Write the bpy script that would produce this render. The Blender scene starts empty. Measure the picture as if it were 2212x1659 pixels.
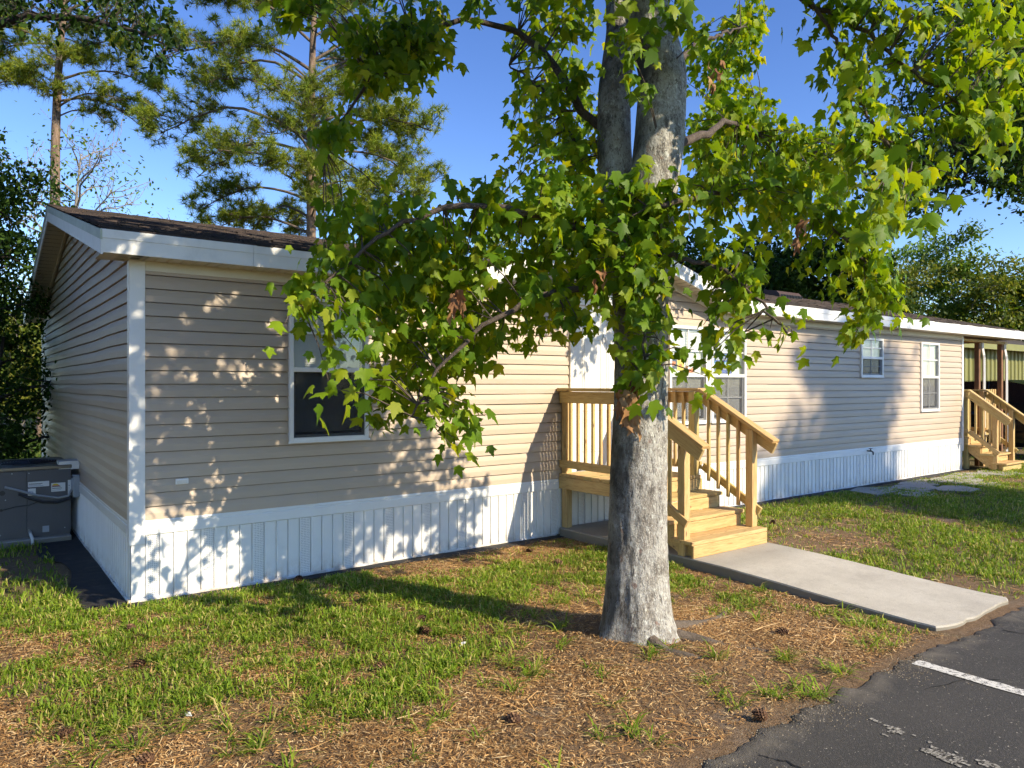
import bpy, bmesh, math, random
import numpy as np
from mathutils import Vector, Matrix

random.seed(11)
RNG = np.random.default_rng(7)
SC = bpy.context.scene
COL = SC.collection
PI = math.pi

# ------------------------------------------------------------------ camera
CAM = np.array([-1.13, -6.76, 1.72])
FWD = np.array([0.6, 0.8, 0.0])
RGT = np.array([0.8, -0.6, 0.0])
cam_data = bpy.data.cameras.new('camera')
cam_data.sensor_width = 36.0
cam_data.lens = 25.84
cam_data.clip_start = 0.05
cam_data.clip_end = 2000.0
cam = bpy.data.objects.new('camera', cam_data)
COL.objects.link(cam)
cam.location = CAM
cam.rotation_euler = (math.radians(90.0), math.radians(0.0), -math.asin(0.6))
SC.camera = cam

# ------------------------------------------------------------------ sky and sun
SUN_EL = math.radians(31.0)
SUN_H = np.array([0.349, -0.937])            # horizontal direction towards the sun
world = bpy.data.worlds.new('World')
SC.world = world
world.use_nodes = True
wn = world.node_tree
sky_tex = wn.nodes.new('ShaderNodeTexSky')
sky_tex.sky_type = 'NISHITA'
sky_tex.sun_disc = False
sky_tex.sun_elevation = SUN_EL
sky_tex.sun_rotation = math.atan2(SUN_H[0], SUN_H[1])
sky_tex.air_density = 1.0
sky_tex.dust_density = 0.0
sky_tex.ozone_density = 3.0
sky_sat = wn.nodes.new('ShaderNodeHueSaturation')
sky_sat.inputs['Saturation'].default_value = 1.12
sky_sat.inputs['Hue'].default_value = 0.512
wn.links.new(sky_tex.outputs[0], sky_sat.inputs['Color'])
sky_gam = wn.nodes.new('ShaderNodeGamma')
sky_gam.inputs['Gamma'].default_value = 1.18
wn.links.new(sky_sat.outputs[0], sky_gam.inputs['Color'])
wn.links.new(sky_gam.outputs[0], wn.nodes['Background'].inputs[0])
wn.nodes['Background'].inputs[1].default_value = 0.108
sun_data = bpy.data.lights.new('sun', 'SUN')
sun_data.energy = 4.8
sun_data.angle = math.radians(0.55)
sun_data.color = (1.0, 0.86, 0.63)
sun = bpy.data.objects.new('sun', sun_data)
COL.objects.link(sun)
sun_vec = Vector((SUN_H[0] * math.cos(SUN_EL), SUN_H[1] * math.cos(SUN_EL), math.sin(SUN_EL)))
sun.rotation_euler = sun_vec.to_track_quat('Z', 'Y').to_euler()
sun.location = (6, -20, 14)
SUNV = np.array(sun_vec)

SC.view_settings.view_transform = 'Standard'
SC.view_settings.look = 'None'
SC.view_settings.exposure = 0.72
SC.view_settings.gamma = 1.0
SC.view_settings.use_curve_mapping = False
SC.render.engine = 'CYCLES'
SC.cycles.use_denoising = True
try:
    SC.cycles.denoiser = 'OPENIMAGEDENOISE'
    SC.cycles.denoising_prefilter = 'ACCURATE'
except Exception:
    pass
SC.cycles.use_adaptive_sampling = True
SC.cycles.adaptive_threshold = 0.035
SC.cycles.max_bounces = 6
SC.cycles.diffuse_bounces = 3
SC.cycles.glossy_bounces = 2
SC.cycles.transmission_bounces = 4
SC.cycles.transparent_max_bounces = 8
SC.cycles.caustics_reflective = False
SC.cycles.caustics_refractive = False

# ------------------------------------------------------------------ measuring helpers
FPX = 1588.0


def W(px, py, d):
    """a spot of the place, given as measured in the photograph (2212 wide) and its distance"""
    return CAM + FWD * d + RGT * ((px - 1106.0) / FPX * d) + np.array([0, 0, (830.0 - py) / FPX * d])


def PROJ(P):
    q = np.asarray(P) - CAM
    d = q @ FWD
    return 1106 + FPX * (q @ RGT) / d, 830 - FPX * q[..., 2] / d, d


def _hash(ix, iy, s):
    h = (ix.astype(np.int64) * 374761393 + iy.astype(np.int64) * 668265263 + s * 974711) & 0x7fffffff
    h = ((h ^ (h >> 13)) * 1274126177) & 0x7fffffff
    return ((h ^ (h >> 16)) & 0xffff) / 65535.0


def vnoise(x, y, s=0):
    x = np.asarray(x, float); y = np.asarray(y, float)
    ix = np.floor(x); iy = np.floor(y)
    fx = x - ix; fy = y - iy
    fx = fx * fx * (3 - 2 * fx); fy = fy * fy * (3 - 2 * fy)
    a = _hash(ix, iy, s); b = _hash(ix + 1, iy, s); c = _hash(ix, iy + 1, s); d = _hash(ix + 1, iy + 1, s)
    return (a * (1 - fx) + b * fx) * (1 - fy) + (c * (1 - fx) + d * fx) * fy


def fbm(x, y, s=0, o=4):
    t = 0; a = 0.5; f = 1.0
    for i in range(o):
        t = t + a * vnoise(np.asarray(x) * f, np.asarray(y) * f, s + i * 17); a *= 0.5; f *= 2.03
    return t


def sstep(a, b, x):
    t = np.clip((np.asarray(x, float) - a) / (b - a), 0, 1)
    return t * t * (3 - 2 * t)


# ------------------------------------------------------------------ materials
MATS = {}


class NT:
    def __init__(self, name):
        self.m = bpy.data.materials.new(name); self.m.use_nodes = True
        self.t = self.m.node_tree; self.b = self.t.nodes['Principled BSDF']
        self.out = self.t.nodes['Material Output']
        MATS[name] = self.m

    def n(self, typ, **kw):
        nd = self.t.nodes.new('ShaderNode' + typ)
        for k, v in kw.items(): setattr(nd, k, v)
        return nd

    def l(self, a, b): self.t.links.new(a, b)

    def coord(self, kind='Object', scale=(1, 1, 1)):
        tc = self.n('TexCoord'); mp = self.n('Mapping'); mp.inputs['Scale'].default_value = scale
        self.l(tc.outputs[kind], mp.inputs[0]); return mp.outputs[0]

    def geo_pos(self, scale=(1, 1, 1)):
        g = self.n('NewGeometry'); mp = self.n('Mapping'); mp.inputs['Scale'].default_value = scale
        self.l(g.outputs['Position'], mp.inputs[0]); return mp.outputs[0]

    def noise(self, vec, scale, detail=4, rough=0.6, dist=0.0):
        nd = self.n('TexNoise'); nd.inputs['Scale'].default_value = scale; nd.inputs['Detail'].default_value = detail
        nd.inputs['Roughness'].default_value = rough; nd.inputs['Distortion'].default_value = dist
        self.l(vec, nd.inputs['Vector']); return nd.outputs[0]

    def ramp(self, fac, stops, interp='LINEAR'):
        r = self.n('ValToRGB'); r.color_ramp.interpolation = interp
        el = r.color_ramp.elements
        while len(el) < len(stops): el.new(0.5)
        for e, (p, c) in zip(el, stops):
            e.position = p; e.color = (c[0], c[1], c[2], 1) if hasattr(c, '__len__') else (c, c, c, 1)
        self.l(fac, r.inputs[0]); return r.outputs[0]

    def mix(self, fac, a, b, mode='MIX'):
        m = self.n('Mix', data_type='RGBA', blend_type=mode)
        for s, v in ((m.inputs[0], fac), (m.inputs[6], a), (m.inputs[7], b)):
            if isinstance(v, (int, float)): s.default_value = v
            elif isinstance(v, tuple): s.default_value = (*v[:3], 1)
            else: self.l(v, s)
        return m.outputs[2]

    def math(self, op, a, b=0.0):
        m = self.n('Math', operation=op)
        for s, v in ((m.inputs[0], a), (m.inputs[1], b)):
            if isinstance(v, (int, float)): s.default_value = v
            else: self.l(v, s)
        return m.outputs[0]

    def bump(self, h, strength=0.3, dist=0.01):
        b = self.n('Bump'); b.inputs['Strength'].default_value = strength; b.inputs['Distance'].default_value = dist
        self.l(h, b.inputs['Height']); self.l(b.outputs[0], self.b.inputs['Normal'])

    def col(self, c):
        if isinstance(c, tuple): self.b.inputs['Base Color'].default_value = (*c, 1)
        else: self.l(c, self.b.inputs['Base Color'])

    def rough(self, r):
        if isinstance(r, (int, float)): self.b.inputs['Roughness'].default_value = r
        else: self.l(r, self.b.inputs['Roughness'])


def hsv(nt, colr, hue, sat, val):
    h = nt.n('HueSaturation')
    for k, v in (('Hue', hue), ('Saturation', sat), ('Value', val)):
        if isinstance(v, (int, float)): h.inputs[k].default_value = v
        else: nt.l(v, h.inputs[k])
    if isinstance(colr, tuple): h.inputs['Color'].default_value = (*colr, 1)
    else: nt.l(colr, h.inputs['Color'])
    return h.outputs[0]


def maprange(nt, v, a, b, c, d):
    m = nt.n('MapRange'); nt.l(v, m.inputs[0])
    for i, x in enumerate((a, b, c, d)): m.inputs[i + 1].default_value = x
    return m.outputs[0]


def simple(name, c, rough=0.6, var=0.08, scale=8.0, bump=0.0, bscale=60.0, metal=0.0, dirt=None, dscale=1.3, dmax=0.5):
    nt = NT(name); v = nt.geo_pos()
    n = nt.noise(v, scale, 5)
    oi = nt.n('ObjectInfo')
    val = nt.math('ADD', maprange(nt, n, 0.3, 0.7, 1 - var, 1 + var), maprange(nt, oi.outputs['Random'], 0, 1, -var * .5, var * .5))
    cc = hsv(nt, c, 0.5, 1.0, val)
    if dirt:
        f = nt.ramp(nt.noise(v, dscale, 6, 0.7), [(0.5, 0.0), (0.78, dmax)])
        cc = nt.mix(f, cc, dirt)
    nt.col(cc); nt.rough(rough); nt.b.inputs['Metallic'].default_value = metal
    if bump: nt.bump(nt.noise(v, bscale, 4), bump, 0.004)
    return nt.m


# siding: beige vinyl, light embossing, faint grime
nt = NT('siding'); v = nt.geo_pos(); oi = nt.n('ObjectInfo')
n1 = nt.noise(v, 0.7, 5, 0.65); n2 = nt.noise(nt.geo_pos((2, 2, 26)), 3.0, 4)
val = nt.math('ADD', maprange(nt, n1, 0.3, 0.7, 0.95, 1.04), maprange(nt, oi.outputs['Random'], 0, 1, -0.035, 0.03))
c = hsv(nt, (0.475, 0.382, 0.292), 0.5, 1.0, val)
c = nt.mix(nt.ramp(n2, [(0.55, 0.0), (0.8, 0.16)]), c, (0.30, 0.25, 0.19))
nt.col(c); nt.rough(0.48)
nt.bump(nt.noise(nt.geo_pos((6, 6, 60)), 4, 3), 0.10, 0.002)
# end-wall siding has green algae towards the back of the house (position in the place)
nt = NT('siding_end'); v = nt.geo_pos(); oi = nt.n('ObjectInfo')
n1 = nt.noise(v, 0.7, 5, 0.65)
val = nt.math('ADD', maprange(nt, n1, 0.3, 0.7, 0.93, 1.05), maprange(nt, oi.outputs['Random'], 0, 1, -0.03, 0.03))
c = hsv(nt, (0.475, 0.382, 0.292), 0.5, 1.0, val)
sp = nt.n('SeparateXYZ'); g = nt.n('NewGeometry'); nt.l(g.outputs['Position'], sp.inputs[0])
ay = maprange(nt, sp.outputs[1], 2.2, 6.0, 0, 1)
al = nt.ramp(nt.math('MULTIPLY', ay, nt.noise(nt.geo_pos((1, 1, 0.5)), 1.6, 5, 0.7)), [(0.2, 0.0), (0.6, 0.7)])
c = nt.mix(al, c, (0.22, 0.24, 0.08)); nt.col(c); nt.rough(0.5)

simple('white_vinyl', (0.80, 0.80, 0.78), 0.42, 0.03, 3.0, dirt=(0.45, 0.44, 0.38), dscale=2.2, dmax=0.22)
nt = NT('skirt_white'); v = nt.geo_pos(); n1 = nt.noise(v, 3.0, 5)
c = hsv(nt, (0.80, 0.80, 0.78), 0.5, 1.0, maprange(nt, n1, 0.3, 0.7, 0.96, 1.03))
sp = nt.n('SeparateXYZ'); g = nt.n('NewGeometry'); nt.l(g.outputs['Position'], sp.inputs[0])
spl = nt.math('MULTIPLY', maprange(nt, sp.outputs[2], 0.10, -0.09, 0, 1), maprange(nt, nt.noise(nt.geo_pos((1, 1, 0.7)), 9, 6, 0.75), 0.40, 0.68, 0, 0.75))   # soil splashed up by rain
c = nt.mix(spl, c, (0.36, 0.26, 0.16))
c = nt.mix(nt.ramp(nt.noise(v, 38, 5, 0.8), [(0.66, 0.0), (0.74, 0.45)]), c, (0.40, 0.38, 0.33))
nt.col(c); nt.rough(0.45)
simple('white_fascia', (0.78, 0.78, 0.76), 0.45, 0.04, 3.0, dirt=(0.42, 0.42, 0.38), dscale=3.5, dmax=0.35)
simple('algae_drip', (0.42, 0.47, 0.38), 0.5, 0.12, 9.0, dirt=(0.25, 0.32, 0.18), dscale=6, dmax=0.6)
simple('cream_trim', (0.74, 0.71, 0.62), 0.5, 0.04, 3.0)
simple('soffit', (0.62, 0.59, 0.52), 0.55, 0.05, 3.0)
simple('white_door', (0.78, 0.77, 0.73), 0.4, 0.03, 2.0)
simple('white_blind', (0.84, 0.84, 0.83), 0.5, 0.04, 3.0)
simple('dark_room', (0.16, 0.165, 0.17), 0.8, 0.02)
simple('wall_core', (0.22, 0.18, 0.14), 0.9, 0.05)
simple('black_cloth', (0.018, 0.018, 0.02), 0.85, 0.2, 12, bump=0.4, dirt=(0.14, 0.11, 0.07), dscale=9, dmax=0.4)
simple('galv', (0.55, 0.56, 0.57), 0.42, 0.08, 5.0, metal=0.5)
simple('grey_box', (0.30, 0.32, 0.33), 0.5, 0.1, 8)
simple('pvc', (0.75, 0.75, 0.72), 0.4, 0.04)
simple('black_plastic', (0.015, 0.015, 0.016), 0.4, 0.1)
simple('ac_paint', (0.085, 0.085, 0.090), 0.45, 0.08, 4, dirt=(0.13, 0.12, 0.10), dscale=3, dmax=0.3)
simple('ac_top', (0.15, 0.14, 0.12), 0.3, 0.1, 4, metal=0.6)
simple('paper', (0.72, 0.72, 0.68), 0.6, 0.03)
simple('ink_dark', (0.03, 0.03, 0.035), 0.6, 0.02)
simple('ink_yellow', (0.75, 0.55, 0.03), 0.6, 0.02)
simple('ink_red', (0.5, 0.04, 0.03), 0.6, 0.02)
simple('ink_grey', (0.35, 0.38, 0.42), 0.6, 0.02)
simple('sign_blue', (0.02, 0.06, 0.42), 0.4, 0.02)
simple('sign_light_blue', (0.06, 0.35, 0.75), 0.4, 0.02)
simple('sign_yellow', (0.85, 0.58, 0.06), 0.5, 0.02)
simple('sign_orange', (0.80, 0.17, 0.03), 0.5, 0.03)
simple('sign_navy', (0.015, 0.02, 0.10), 0.5, 0.02)
simple('brown_post', (0.19, 0.095, 0.05), 0.8, 0.2, 10, bump=0.3)
simple('brown_vent', (0.06, 0.035, 0.028), 0.6, 0.1)
simple('brass', (0.5, 0.36, 0.14), 0.3, 0.05, metal=0.8)
simple('car_paint', (0.006, 0.007, 0.009), 0.12, 0.02)
simple('tyre', (0.012, 0.012, 0.012), 0.8, 0.1)
simple('rim', (0.3, 0.3, 0.31), 0.3, 0.05, metal=0.8)
simple('lamp_red', (0.3, 0.01, 0.01), 0.2, 0.02)
simple('lamp_clear', (0.6, 0.6, 0.6), 0.1, 0.02)
simple('olive_metal', (0.20, 0.20, 0.055), 0.5, 0.06, 2, dirt=(0.12, 0.12, 0.05), dmax=0.3)
simple('far_roof', (0.05, 0.042, 0.040), 0.9, 0.2, 3, bump=0.5, bscale=20)

# timber
nt = NT('lumber'); oi = nt.n('ObjectInfo')
tc = nt.n('TexCoord'); mp = nt.n('Mapping'); nt.l(tc.outputs['Object'], mp.inputs[0]); mp.inputs['Scale'].default_value = (2.2, 26, 26)
ad = nt.n('VectorMath', operation='ADD'); nt.l(mp.outputs[0], ad.inputs[0])
cb = nt.n('CombineXYZ'); rr = maprange(nt, oi.outputs['Random'], 0, 1, 0, 40)
for i in range(3): nt.l(rr, cb.inputs[i])
nt.l(cb.outputs[0], ad.inputs[1])
g1 = nt.noise(ad.outputs[0], 1.6, 6, 0.65, 1.2)
base = nt.ramp(g1, [(0.30, (0.35, 0.22, 0.085)), (0.48, (0.52, 0.37, 0.165)), (0.70, (0.60, 0.46, 0.23))])
tint = nt.ramp(oi.outputs['Random'], [(0.0, (0.92, 0.98, 0.80)), (0.5, (1.0, 0.97, 0.93)), (1.0, (1.04, 0.92, 0.82))])
base = nt.mix(1.0, base, tint, 'MULTIPLY')
mp2 = nt.n('Mapping'); nt.l(tc.outputs['Object'], mp2.inputs[0]); mp2.inputs['Scale'].default_value = (4.0, 11, 11)
ad2 = nt.n('VectorMath', operation='ADD'); nt.l(mp2.outputs[0], ad2.inputs[0]); nt.l(cb.outputs[0], ad2.inputs[1])
vo = nt.n('TexVoronoi'); vo.inputs['Scale'].default_value = 0.9; nt.l(ad2.outputs[0], vo.inputs['Vector'])
knot = nt.ramp(vo.outputs['Distance'], [(0.06, 0.85), (0.14, 0.0)])
base = nt.mix(knot, base, (0.16, 0.07, 0.03))
nt.col(base); nt.rough(0.7); nt.bump(g1, 0.12, 0.003)

# glass and insect screen
nt = NT('glass')
tr = nt.n('BsdfTransparent'); tr.inputs[0].default_value = (0.94, 0.95, 0.94, 1)
gl = nt.n('BsdfGlossy'); gl.inputs['Roughness'].default_value = 0.02
fr = nt.n('LayerWeight')
mx = nt.n('MixShader'); nt.l(nt.math('ADD', nt.math('MULTIPLY', nt.math('POWER', fr.outputs['Facing'], 4.0), 0.6), 0.05), mx.inputs[0]); nt.l(tr.outputs[0], mx.inputs[1]); nt.l(gl.outputs[0], mx.inputs[2])
nt.l(mx.outputs[0], nt.out.inputs[0])
nt = NT('screen')
tr = nt.n('BsdfTransparent'); df = nt.n('BsdfDiffuse'); df.inputs[0].default_value = (0.035, 0.037, 0.042, 1)
mx = nt.n('MixShader'); mx.inputs[0].default_value = 0.50
nt.l(tr.outputs[0], mx.inputs[1]); nt.l(df.outputs[0], mx.inputs[2]); nt.l(mx.outputs[0], nt.out.inputs[0])
nt = NT('screen_light')
tr = nt.n('BsdfTransparent'); df = nt.n('BsdfDiffuse'); df.inputs[0].default_value = (0.10, 0.105, 0.12, 1)
mx = nt.n('MixShader'); mx.inputs[0].default_value = 0.30
nt.l(tr.outputs[0], mx.inputs[1]); nt.l(df.outputs[0], mx.inputs[2]); nt.l(mx.outputs[0], nt.out.inputs[0])
nt = NT('car_glass'); nt.col((0.01, 0.012, 0.015)); nt.rough(0.04); nt.b.inputs['Specular IOR Level'].default_value = 0.9

# shingles
nt = NT('shingle'); g = nt.n('NewGeometry'); v = nt.geo_pos()
c = nt.ramp(g.outputs['Random Per Island'], [(0, (0.010, 0.009, 0.009)), (0.5, (0.024, 0.018, 0.016)), (1, (0.060, 0.042, 0.034))])
c = nt.mix(nt.ramp(nt.noise(v, 160, 3), [(0.4, 0.0), (0.7, 0.5)]), c, (0.065, 0.05, 0.045))
c = nt.mix(nt.ramp(nt.noise(v, 2.0, 5, 0.7), [(0.55, 0.0), (0.75, 0.35)]), c, (0.07, 0.04, 0.028))
nt.col(c); nt.rough(0.95); nt.bump(nt.noise(v, 220, 3), 0.5, 0.003)

# concrete
nt = NT('concrete'); v = nt.geo_pos()
n1 = nt.noise(v, 1.7, 6, 0.7); n2 = nt.noise(v, 130, 3); n3 = nt.noise(v, 11, 5, 0.7)
c = nt.ramp(n1, [(0.3, (0.40, 0.37, 0.315)), (0.55, (0.52, 0.49, 0.42)), (0.75, (0.58, 0.55, 0.48))])
c = nt.mix(nt.ramp(n3, [(0.56, 0.0), (0.72, 0.35)]), c, (0.24, 0.22, 0.18))
c = nt.mix(nt.ramp(n2, [(0.35, 0.35), (0.55, 0.0)]), c, (0.20, 0.19, 0.17))
sp = nt.n('SeparateXYZ'); g = nt.n('NewGeometry'); nt.l(g.outputs['Position'], sp.inputs[0])
wet = nt.math('MULTIPLY', maprange(nt, nt.math('ADD', sp.outputs[1], nt.math('MULTIPLY', n1, 0.5)), -2.35, -2.1, 0, 1), 0.42)   # a stain by the foot of the steps
c = nt.mix(wet, c, (0.20, 0.19, 0.165))
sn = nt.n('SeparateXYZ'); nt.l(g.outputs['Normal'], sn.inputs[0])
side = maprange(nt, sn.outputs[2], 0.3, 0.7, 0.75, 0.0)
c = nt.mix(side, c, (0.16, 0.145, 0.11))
nt.col(c); nt.rough(0.9); nt.bump(n2, 0.35, 0.002)

# asphalt
nt = NT('asphalt'); v = nt.geo_pos()
n1 = nt.noise(v, 0.9, 5, 0.65); n2 = nt.noise(v, 85, 3, 0.7); vo = nt.n('TexVoronoi'); vo.inputs['Scale'].default_value = 170; nt.l(v, vo.inputs['Vector'])
c = nt.ramp(n1, [(0.3, (0.032, 0.031, 0.029)), (0.7, (0.060, 0.056, 0.051))])
c = nt.mix(nt.ramp(n2, [(0.5, 0.0), (0.68, 0.5)]), c, (0.11, 0.10, 0.09))
agg = nt.ramp(nt.noise(v, 55, 2), [(0.69, 0.0), (0.72, 0.9)])
c = nt.mix(agg, c, (0.34, 0.31, 0.26))
nsc = nt.noise(nt.geo_pos((1, 1, 1)), 2.4, 7, 0.75, 0.6)
sp = nt.n('SeparateXYZ'); g = nt.n('NewGeometry'); nt.l(g.outputs['Position'], sp.inputs[0])
edge = maprange(nt, nt.math('ADD', sp.outputs[1], nt.math('MULTIPLY', nsc, 0.7)), -4.30, -3.95, 0, 0.7)      # washed-out sand at the lawn edge
c = nt.mix(edge, c, (0.30, 0.26, 0.20))
nt.col(c); nt.rough(0.85)
hh = nt.math('ADD', nt.math('MULTIPLY', vo.outputs['Distance'], 0.6), n2)
nt.bump(hh, 0.65, 0.006)

# road paint
nt = NT('road_paint'); v = nt.geo_pos()
c = nt.ramp(nt.noise(v, 60, 4, 0.7), [(0.38, (0.07, 0.07, 0.07)), (0.47, (0.60, 0.59, 0.55)), (0.7, (0.72, 0.71, 0.67))])
nt.col(c); nt.rough(0.8); nt.bump(nt.noise(v, 90, 3), 0.4, 0.003)

nt = NT('faded_paint'); v = nt.geo_pos()
c = nt.ramp(nt.noise(v, 45, 5, 0.75), [(0.40, (0.07, 0.066, 0.06)), (0.52, (0.30, 0.285, 0.25)), (0.7, (0.46, 0.44, 0.39))])
nt.col(c); nt.rough(0.9)
# soil with pine straw colours
nt = NT('soil'); v = nt.geo_pos()
n1 = nt.noise(v, 1.5, 6, 0.7); n2 = nt.noise(v, 24, 6, 0.75); n3 = nt.noise(nt.geo_pos((1, 1, 1)), 90, 4, 0.7)
c = nt.ramp(n2, [(0.30, (0.075, 0.042, 0.020)), (0.5, (0.22, 0.125, 0.058)), (0.72, (0.40, 0.26, 0.125))])
c2 = nt.ramp(n3, [(0.3, (0.08, 0.055, 0.033)), (0.6, (0.26, 0.175, 0.095)), (0.8, (0.42, 0.32, 0.19))])
c = nt.mix(0.5, c, c2)
grey = nt.ramp(n1, [(0.56, 0.0), (0.68, 0.65)])
c = nt.mix(grey, c, (0.23, 0.19, 0.15))
at = nt.n('Attribute'); at.attribute_name = 'turf'
tf = nt.math('MULTIPLY', at.outputs['Fac'], maprange(nt, nt.noise(v, 14, 4), 0.35, 0.65, 0.35, 0.85))
c = nt.mix(tf, c, (0.085, 0.095, 0.025))
nt.col(c); nt.rough(1.0); nt.bump(nt.math('ADD', n2, n3), 0.9, 0.02)


def island_mat(name, stops, rough=0.8, transl=0.0, tcol=None, var=0.25, vscale=0.6, spec=0.3, objrand=True):
    """colour per loose piece; leaves let light through"""
    nt = NT(name); g = nt.n('NewGeometry'); oi = nt.n('ObjectInfo')
    r = g.outputs['Random Per Island']
    if objrand: r = nt.math('FRACT', nt.math('ADD', r, nt.math('MULTIPLY', oi.outputs['Random'], 1.0)))
    c = nt.ramp(r, stops)
    n = nt.noise(nt.geo_pos(), vscale, 3)
    c = hsv(nt, c, 0.5, 1.0, maprange(nt, n, 0.3, 0.7, 1 - var, 1 + var))
    nt.col(c); nt.rough(rough); nt.b.inputs['Specular IOR Level'].default_value = spec
    if transl > 0:
        t = nt.n('BsdfTranslucent')
        tc_ = nt.mix(1.0, c, tcol, 'MULTIPLY'); nt.l(tc_, t.inputs[0])
        mx = nt.n('MixShader'); mx.inputs[0].default_value = transl
        nt.l(nt.b.outputs[0], mx.inputs[1]); nt.l(t.outputs[0], mx.inputs[2]); nt.l(mx.outputs[0], nt.out.inputs[0])
    return nt


island_mat('grass', [(0, (0.10, 0.175, 0.013)), (0.45, (0.19, 0.30, 0.022)), (0.78, (0.29, 0.37, 0.038)), (0.9, (0.44, 0.39, 0.12)), (1, (0.57, 0.45, 0.20))], 0.6, 0.35, (1.6, 1.6, 0.9), 0.2, 0.9)
island_mat('grass_far', [(0, (0.055, 0.105, 0.014)), (0.6, (0.09, 0.17, 0.022)), (1, (0.17, 0.23, 0.05))], 0.7, 0.3, (1.5, 1.5, 1.0), 0.25, 0.3)
island_mat('straw', [(0, (0.085, 0.042, 0.016)), (0.2, (0.24, 0.120, 0.042)), (0.5, (0.47, 0.255, 0.088)), (0.8, (0.64, 0.405, 0.17)), (1, (0.76, 0.58, 0.32))], 0.85, 0, None, 0.2, 2.0)
island_mat('maple_leaf', [(0, (0.075, 0.160, 0.010)), (0.45, (0.135, 0.250, 0.012)), (0.85, (0.215, 0.310, 0.014)), (1, (0.29, 0.34, 0.02))], 0.5, 0.48, (2.2, 1.7, 0.5), 0.18, 0.7, 0.25)
island_mat('dead_leaf', [(0, (0.16, 0.065, 0.03)), (0.6, (0.33, 0.17, 0.07)), (1, (0.44, 0.27, 0.12))], 0.7, 0.2, (1.2, 1.0, 0.8), 0.15)
island_mat('broad_leaf', [(0, (0.060, 0.120, 0.014)), (0.5, (0.115, 0.205, 0.018)), (1, (0.20, 0.28, 0.032))], 0.5, 0.32, (1.5, 1.5, 0.8), 0.35, 0.45)
island_mat('yellow_leaf', [(0, (0.07, 0.12, 0.015)), (0.5, (0.13, 0.18, 0.022)), (1, (0.24, 0.24, 0.03))], 0.5, 0.35, (1.5, 1.4, 0.8), 0.3, 0.5)
island_mat('dark_leaf', [(0, (0.014, 0.034, 0.007)), (0.6, (0.030, 0.066, 0.011)), (1, (0.060, 0.11, 0.016))], 0.65, 0.28, (1.5, 1.5, 0.7), 0.3, 0.5, 0.12)
island_mat('needle', [(0, (0.085, 0.145, 0.018)), (0.5, (0.19, 0.265, 0.024)), (1, (0.34, 0.36, 0.034))], 0.5, 0.36, (1.6, 1.45, 0.8), 0.22, 0.35)
island_mat('cone_scale', [(0, (0.045, 0.022, 0.013)), (0.6, (0.115, 0.058, 0.03)), (1, (0.24, 0.14, 0.075))], 0.8, 0, None, 0.1)


def bark(name, stops, sc=(1, 1, 0.45), s1=9.0, s2=45.0, lichen=0.0, bump=0.8):
    nt = NT(name); v = nt.geo_pos(sc)
    n1 = nt.noise(v, s1, 7, 0.7, 0.6); n2 = nt.noise(v, s2, 4, 0.7)
    c = nt.ramp(nt.math('ADD', nt.math('MULTIPLY', n1, 0.65), nt.math('MULTIPLY', n2, 0.35)), stops)
    if lichen:
        v2 = nt.geo_pos((1, 1, 0.8))
        l1 = nt.ramp(nt.noise(v2, 7.5, 7, 0.8), [(0.44, 0.0), (0.54, lichen)])
        c = nt.mix(l1, c, (0.50, 0.49, 0.45))
        l2 = nt.ramp(nt.noise(v2, 28, 4, 0.6), [(0.58, 0.0), (0.63, lichen)])
        c = nt.mix(l2, c, (0.62, 0.63, 0.58))
        d2 = nt.ramp(nt.noise(nt.geo_pos((1, 1, 0.35)), 15, 7, 0.85), [(0.53, 0.0), (0.61, 0.85)])
        c = nt.mix(d2, c, (0.075, 0.066, 0.058))
        ck = nt.ramp(nt.noise(nt.geo_pos((1, 1, 0.45)), 48, 5, 0.75, 0.8), [(0.56, 0.0), (0.62, 0.8)])
        c = nt.mix(ck, c, (0.085, 0.07, 0.058))
        rd = nt.ramp(nt.noise(v2, 16, 3, 0.5), [(0.66, 0.0), (0.70, 0.6)])
        c = nt.mix(rd, c, (0.20, 0.10, 0.07))
        sp = nt.n('SeparateXYZ'); g = nt.n('NewGeometry'); nt.l(g.outputs['Normal'], sp.inputs[0])
        # dark algae and painted-in shade on the trunk face away from the sun
        al = nt.math('MULTIPLY', maprange(nt, nt.math('SUBTRACT', sp.outputs[1], sp.outputs[0]), 0.15, 0.9, 0, 1), maprange(nt, nt.noise(v2, 3.5, 5), 0.35, 0.6, 0.1, 0.9))
        c = nt.mix(al, c, (0.045, 0.042, 0.035))
    nt.col(c); nt.rough(0.92); nt.bump(nt.math('ADD', nt.math('ADD', n1, nt.math('MULTIPLY', n2, 0.7)), nt.math('MULTIPLY', nt.noise(v, 130, 3), 0.35)), bump, 0.025)
    return nt


bark('maple_bark', [(0.30, (0.12, 0.105, 0.09)), (0.45, (0.24, 0.22, 0.19)), (0.60, (0.36, 0.34, 0.30)), (0.72, (0.45, 0.43, 0.39))], (1, 1, 0.5), 10, 55, 0.75, 0.9)
bark('root_bark', [(0.3, (0.06, 0.045, 0.032)), (0.65, (0.19, 0.15, 0.115))], (1, 1, 1), 14, 50)
bark('pine_limb', [(0.35, (0.05, 0.038, 0.03)), (0.68, (0.24, 0.19, 0.145))], (1, 1, 1), 9, 30)
bark('pine_bark', [(0.35, (0.06, 0.042, 0.032)), (0.5, (0.20, 0.14, 0.10)), (0.68, (0.36, 0.265, 0.195))], (1, 1, 0.3), 5, 22, 0, 1.0)
bark('twig_bark', [(0.35, (0.05, 0.038, 0.03)), (0.6, (0.13, 0.10, 0.08))], (1, 1, 1), 14, 50)
bark('grey_bark', [(0.35, (0.14, 0.125, 0.11)), (0.6, (0.33, 0.31, 0.27))], (1, 1, 0.6), 8, 40)
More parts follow.
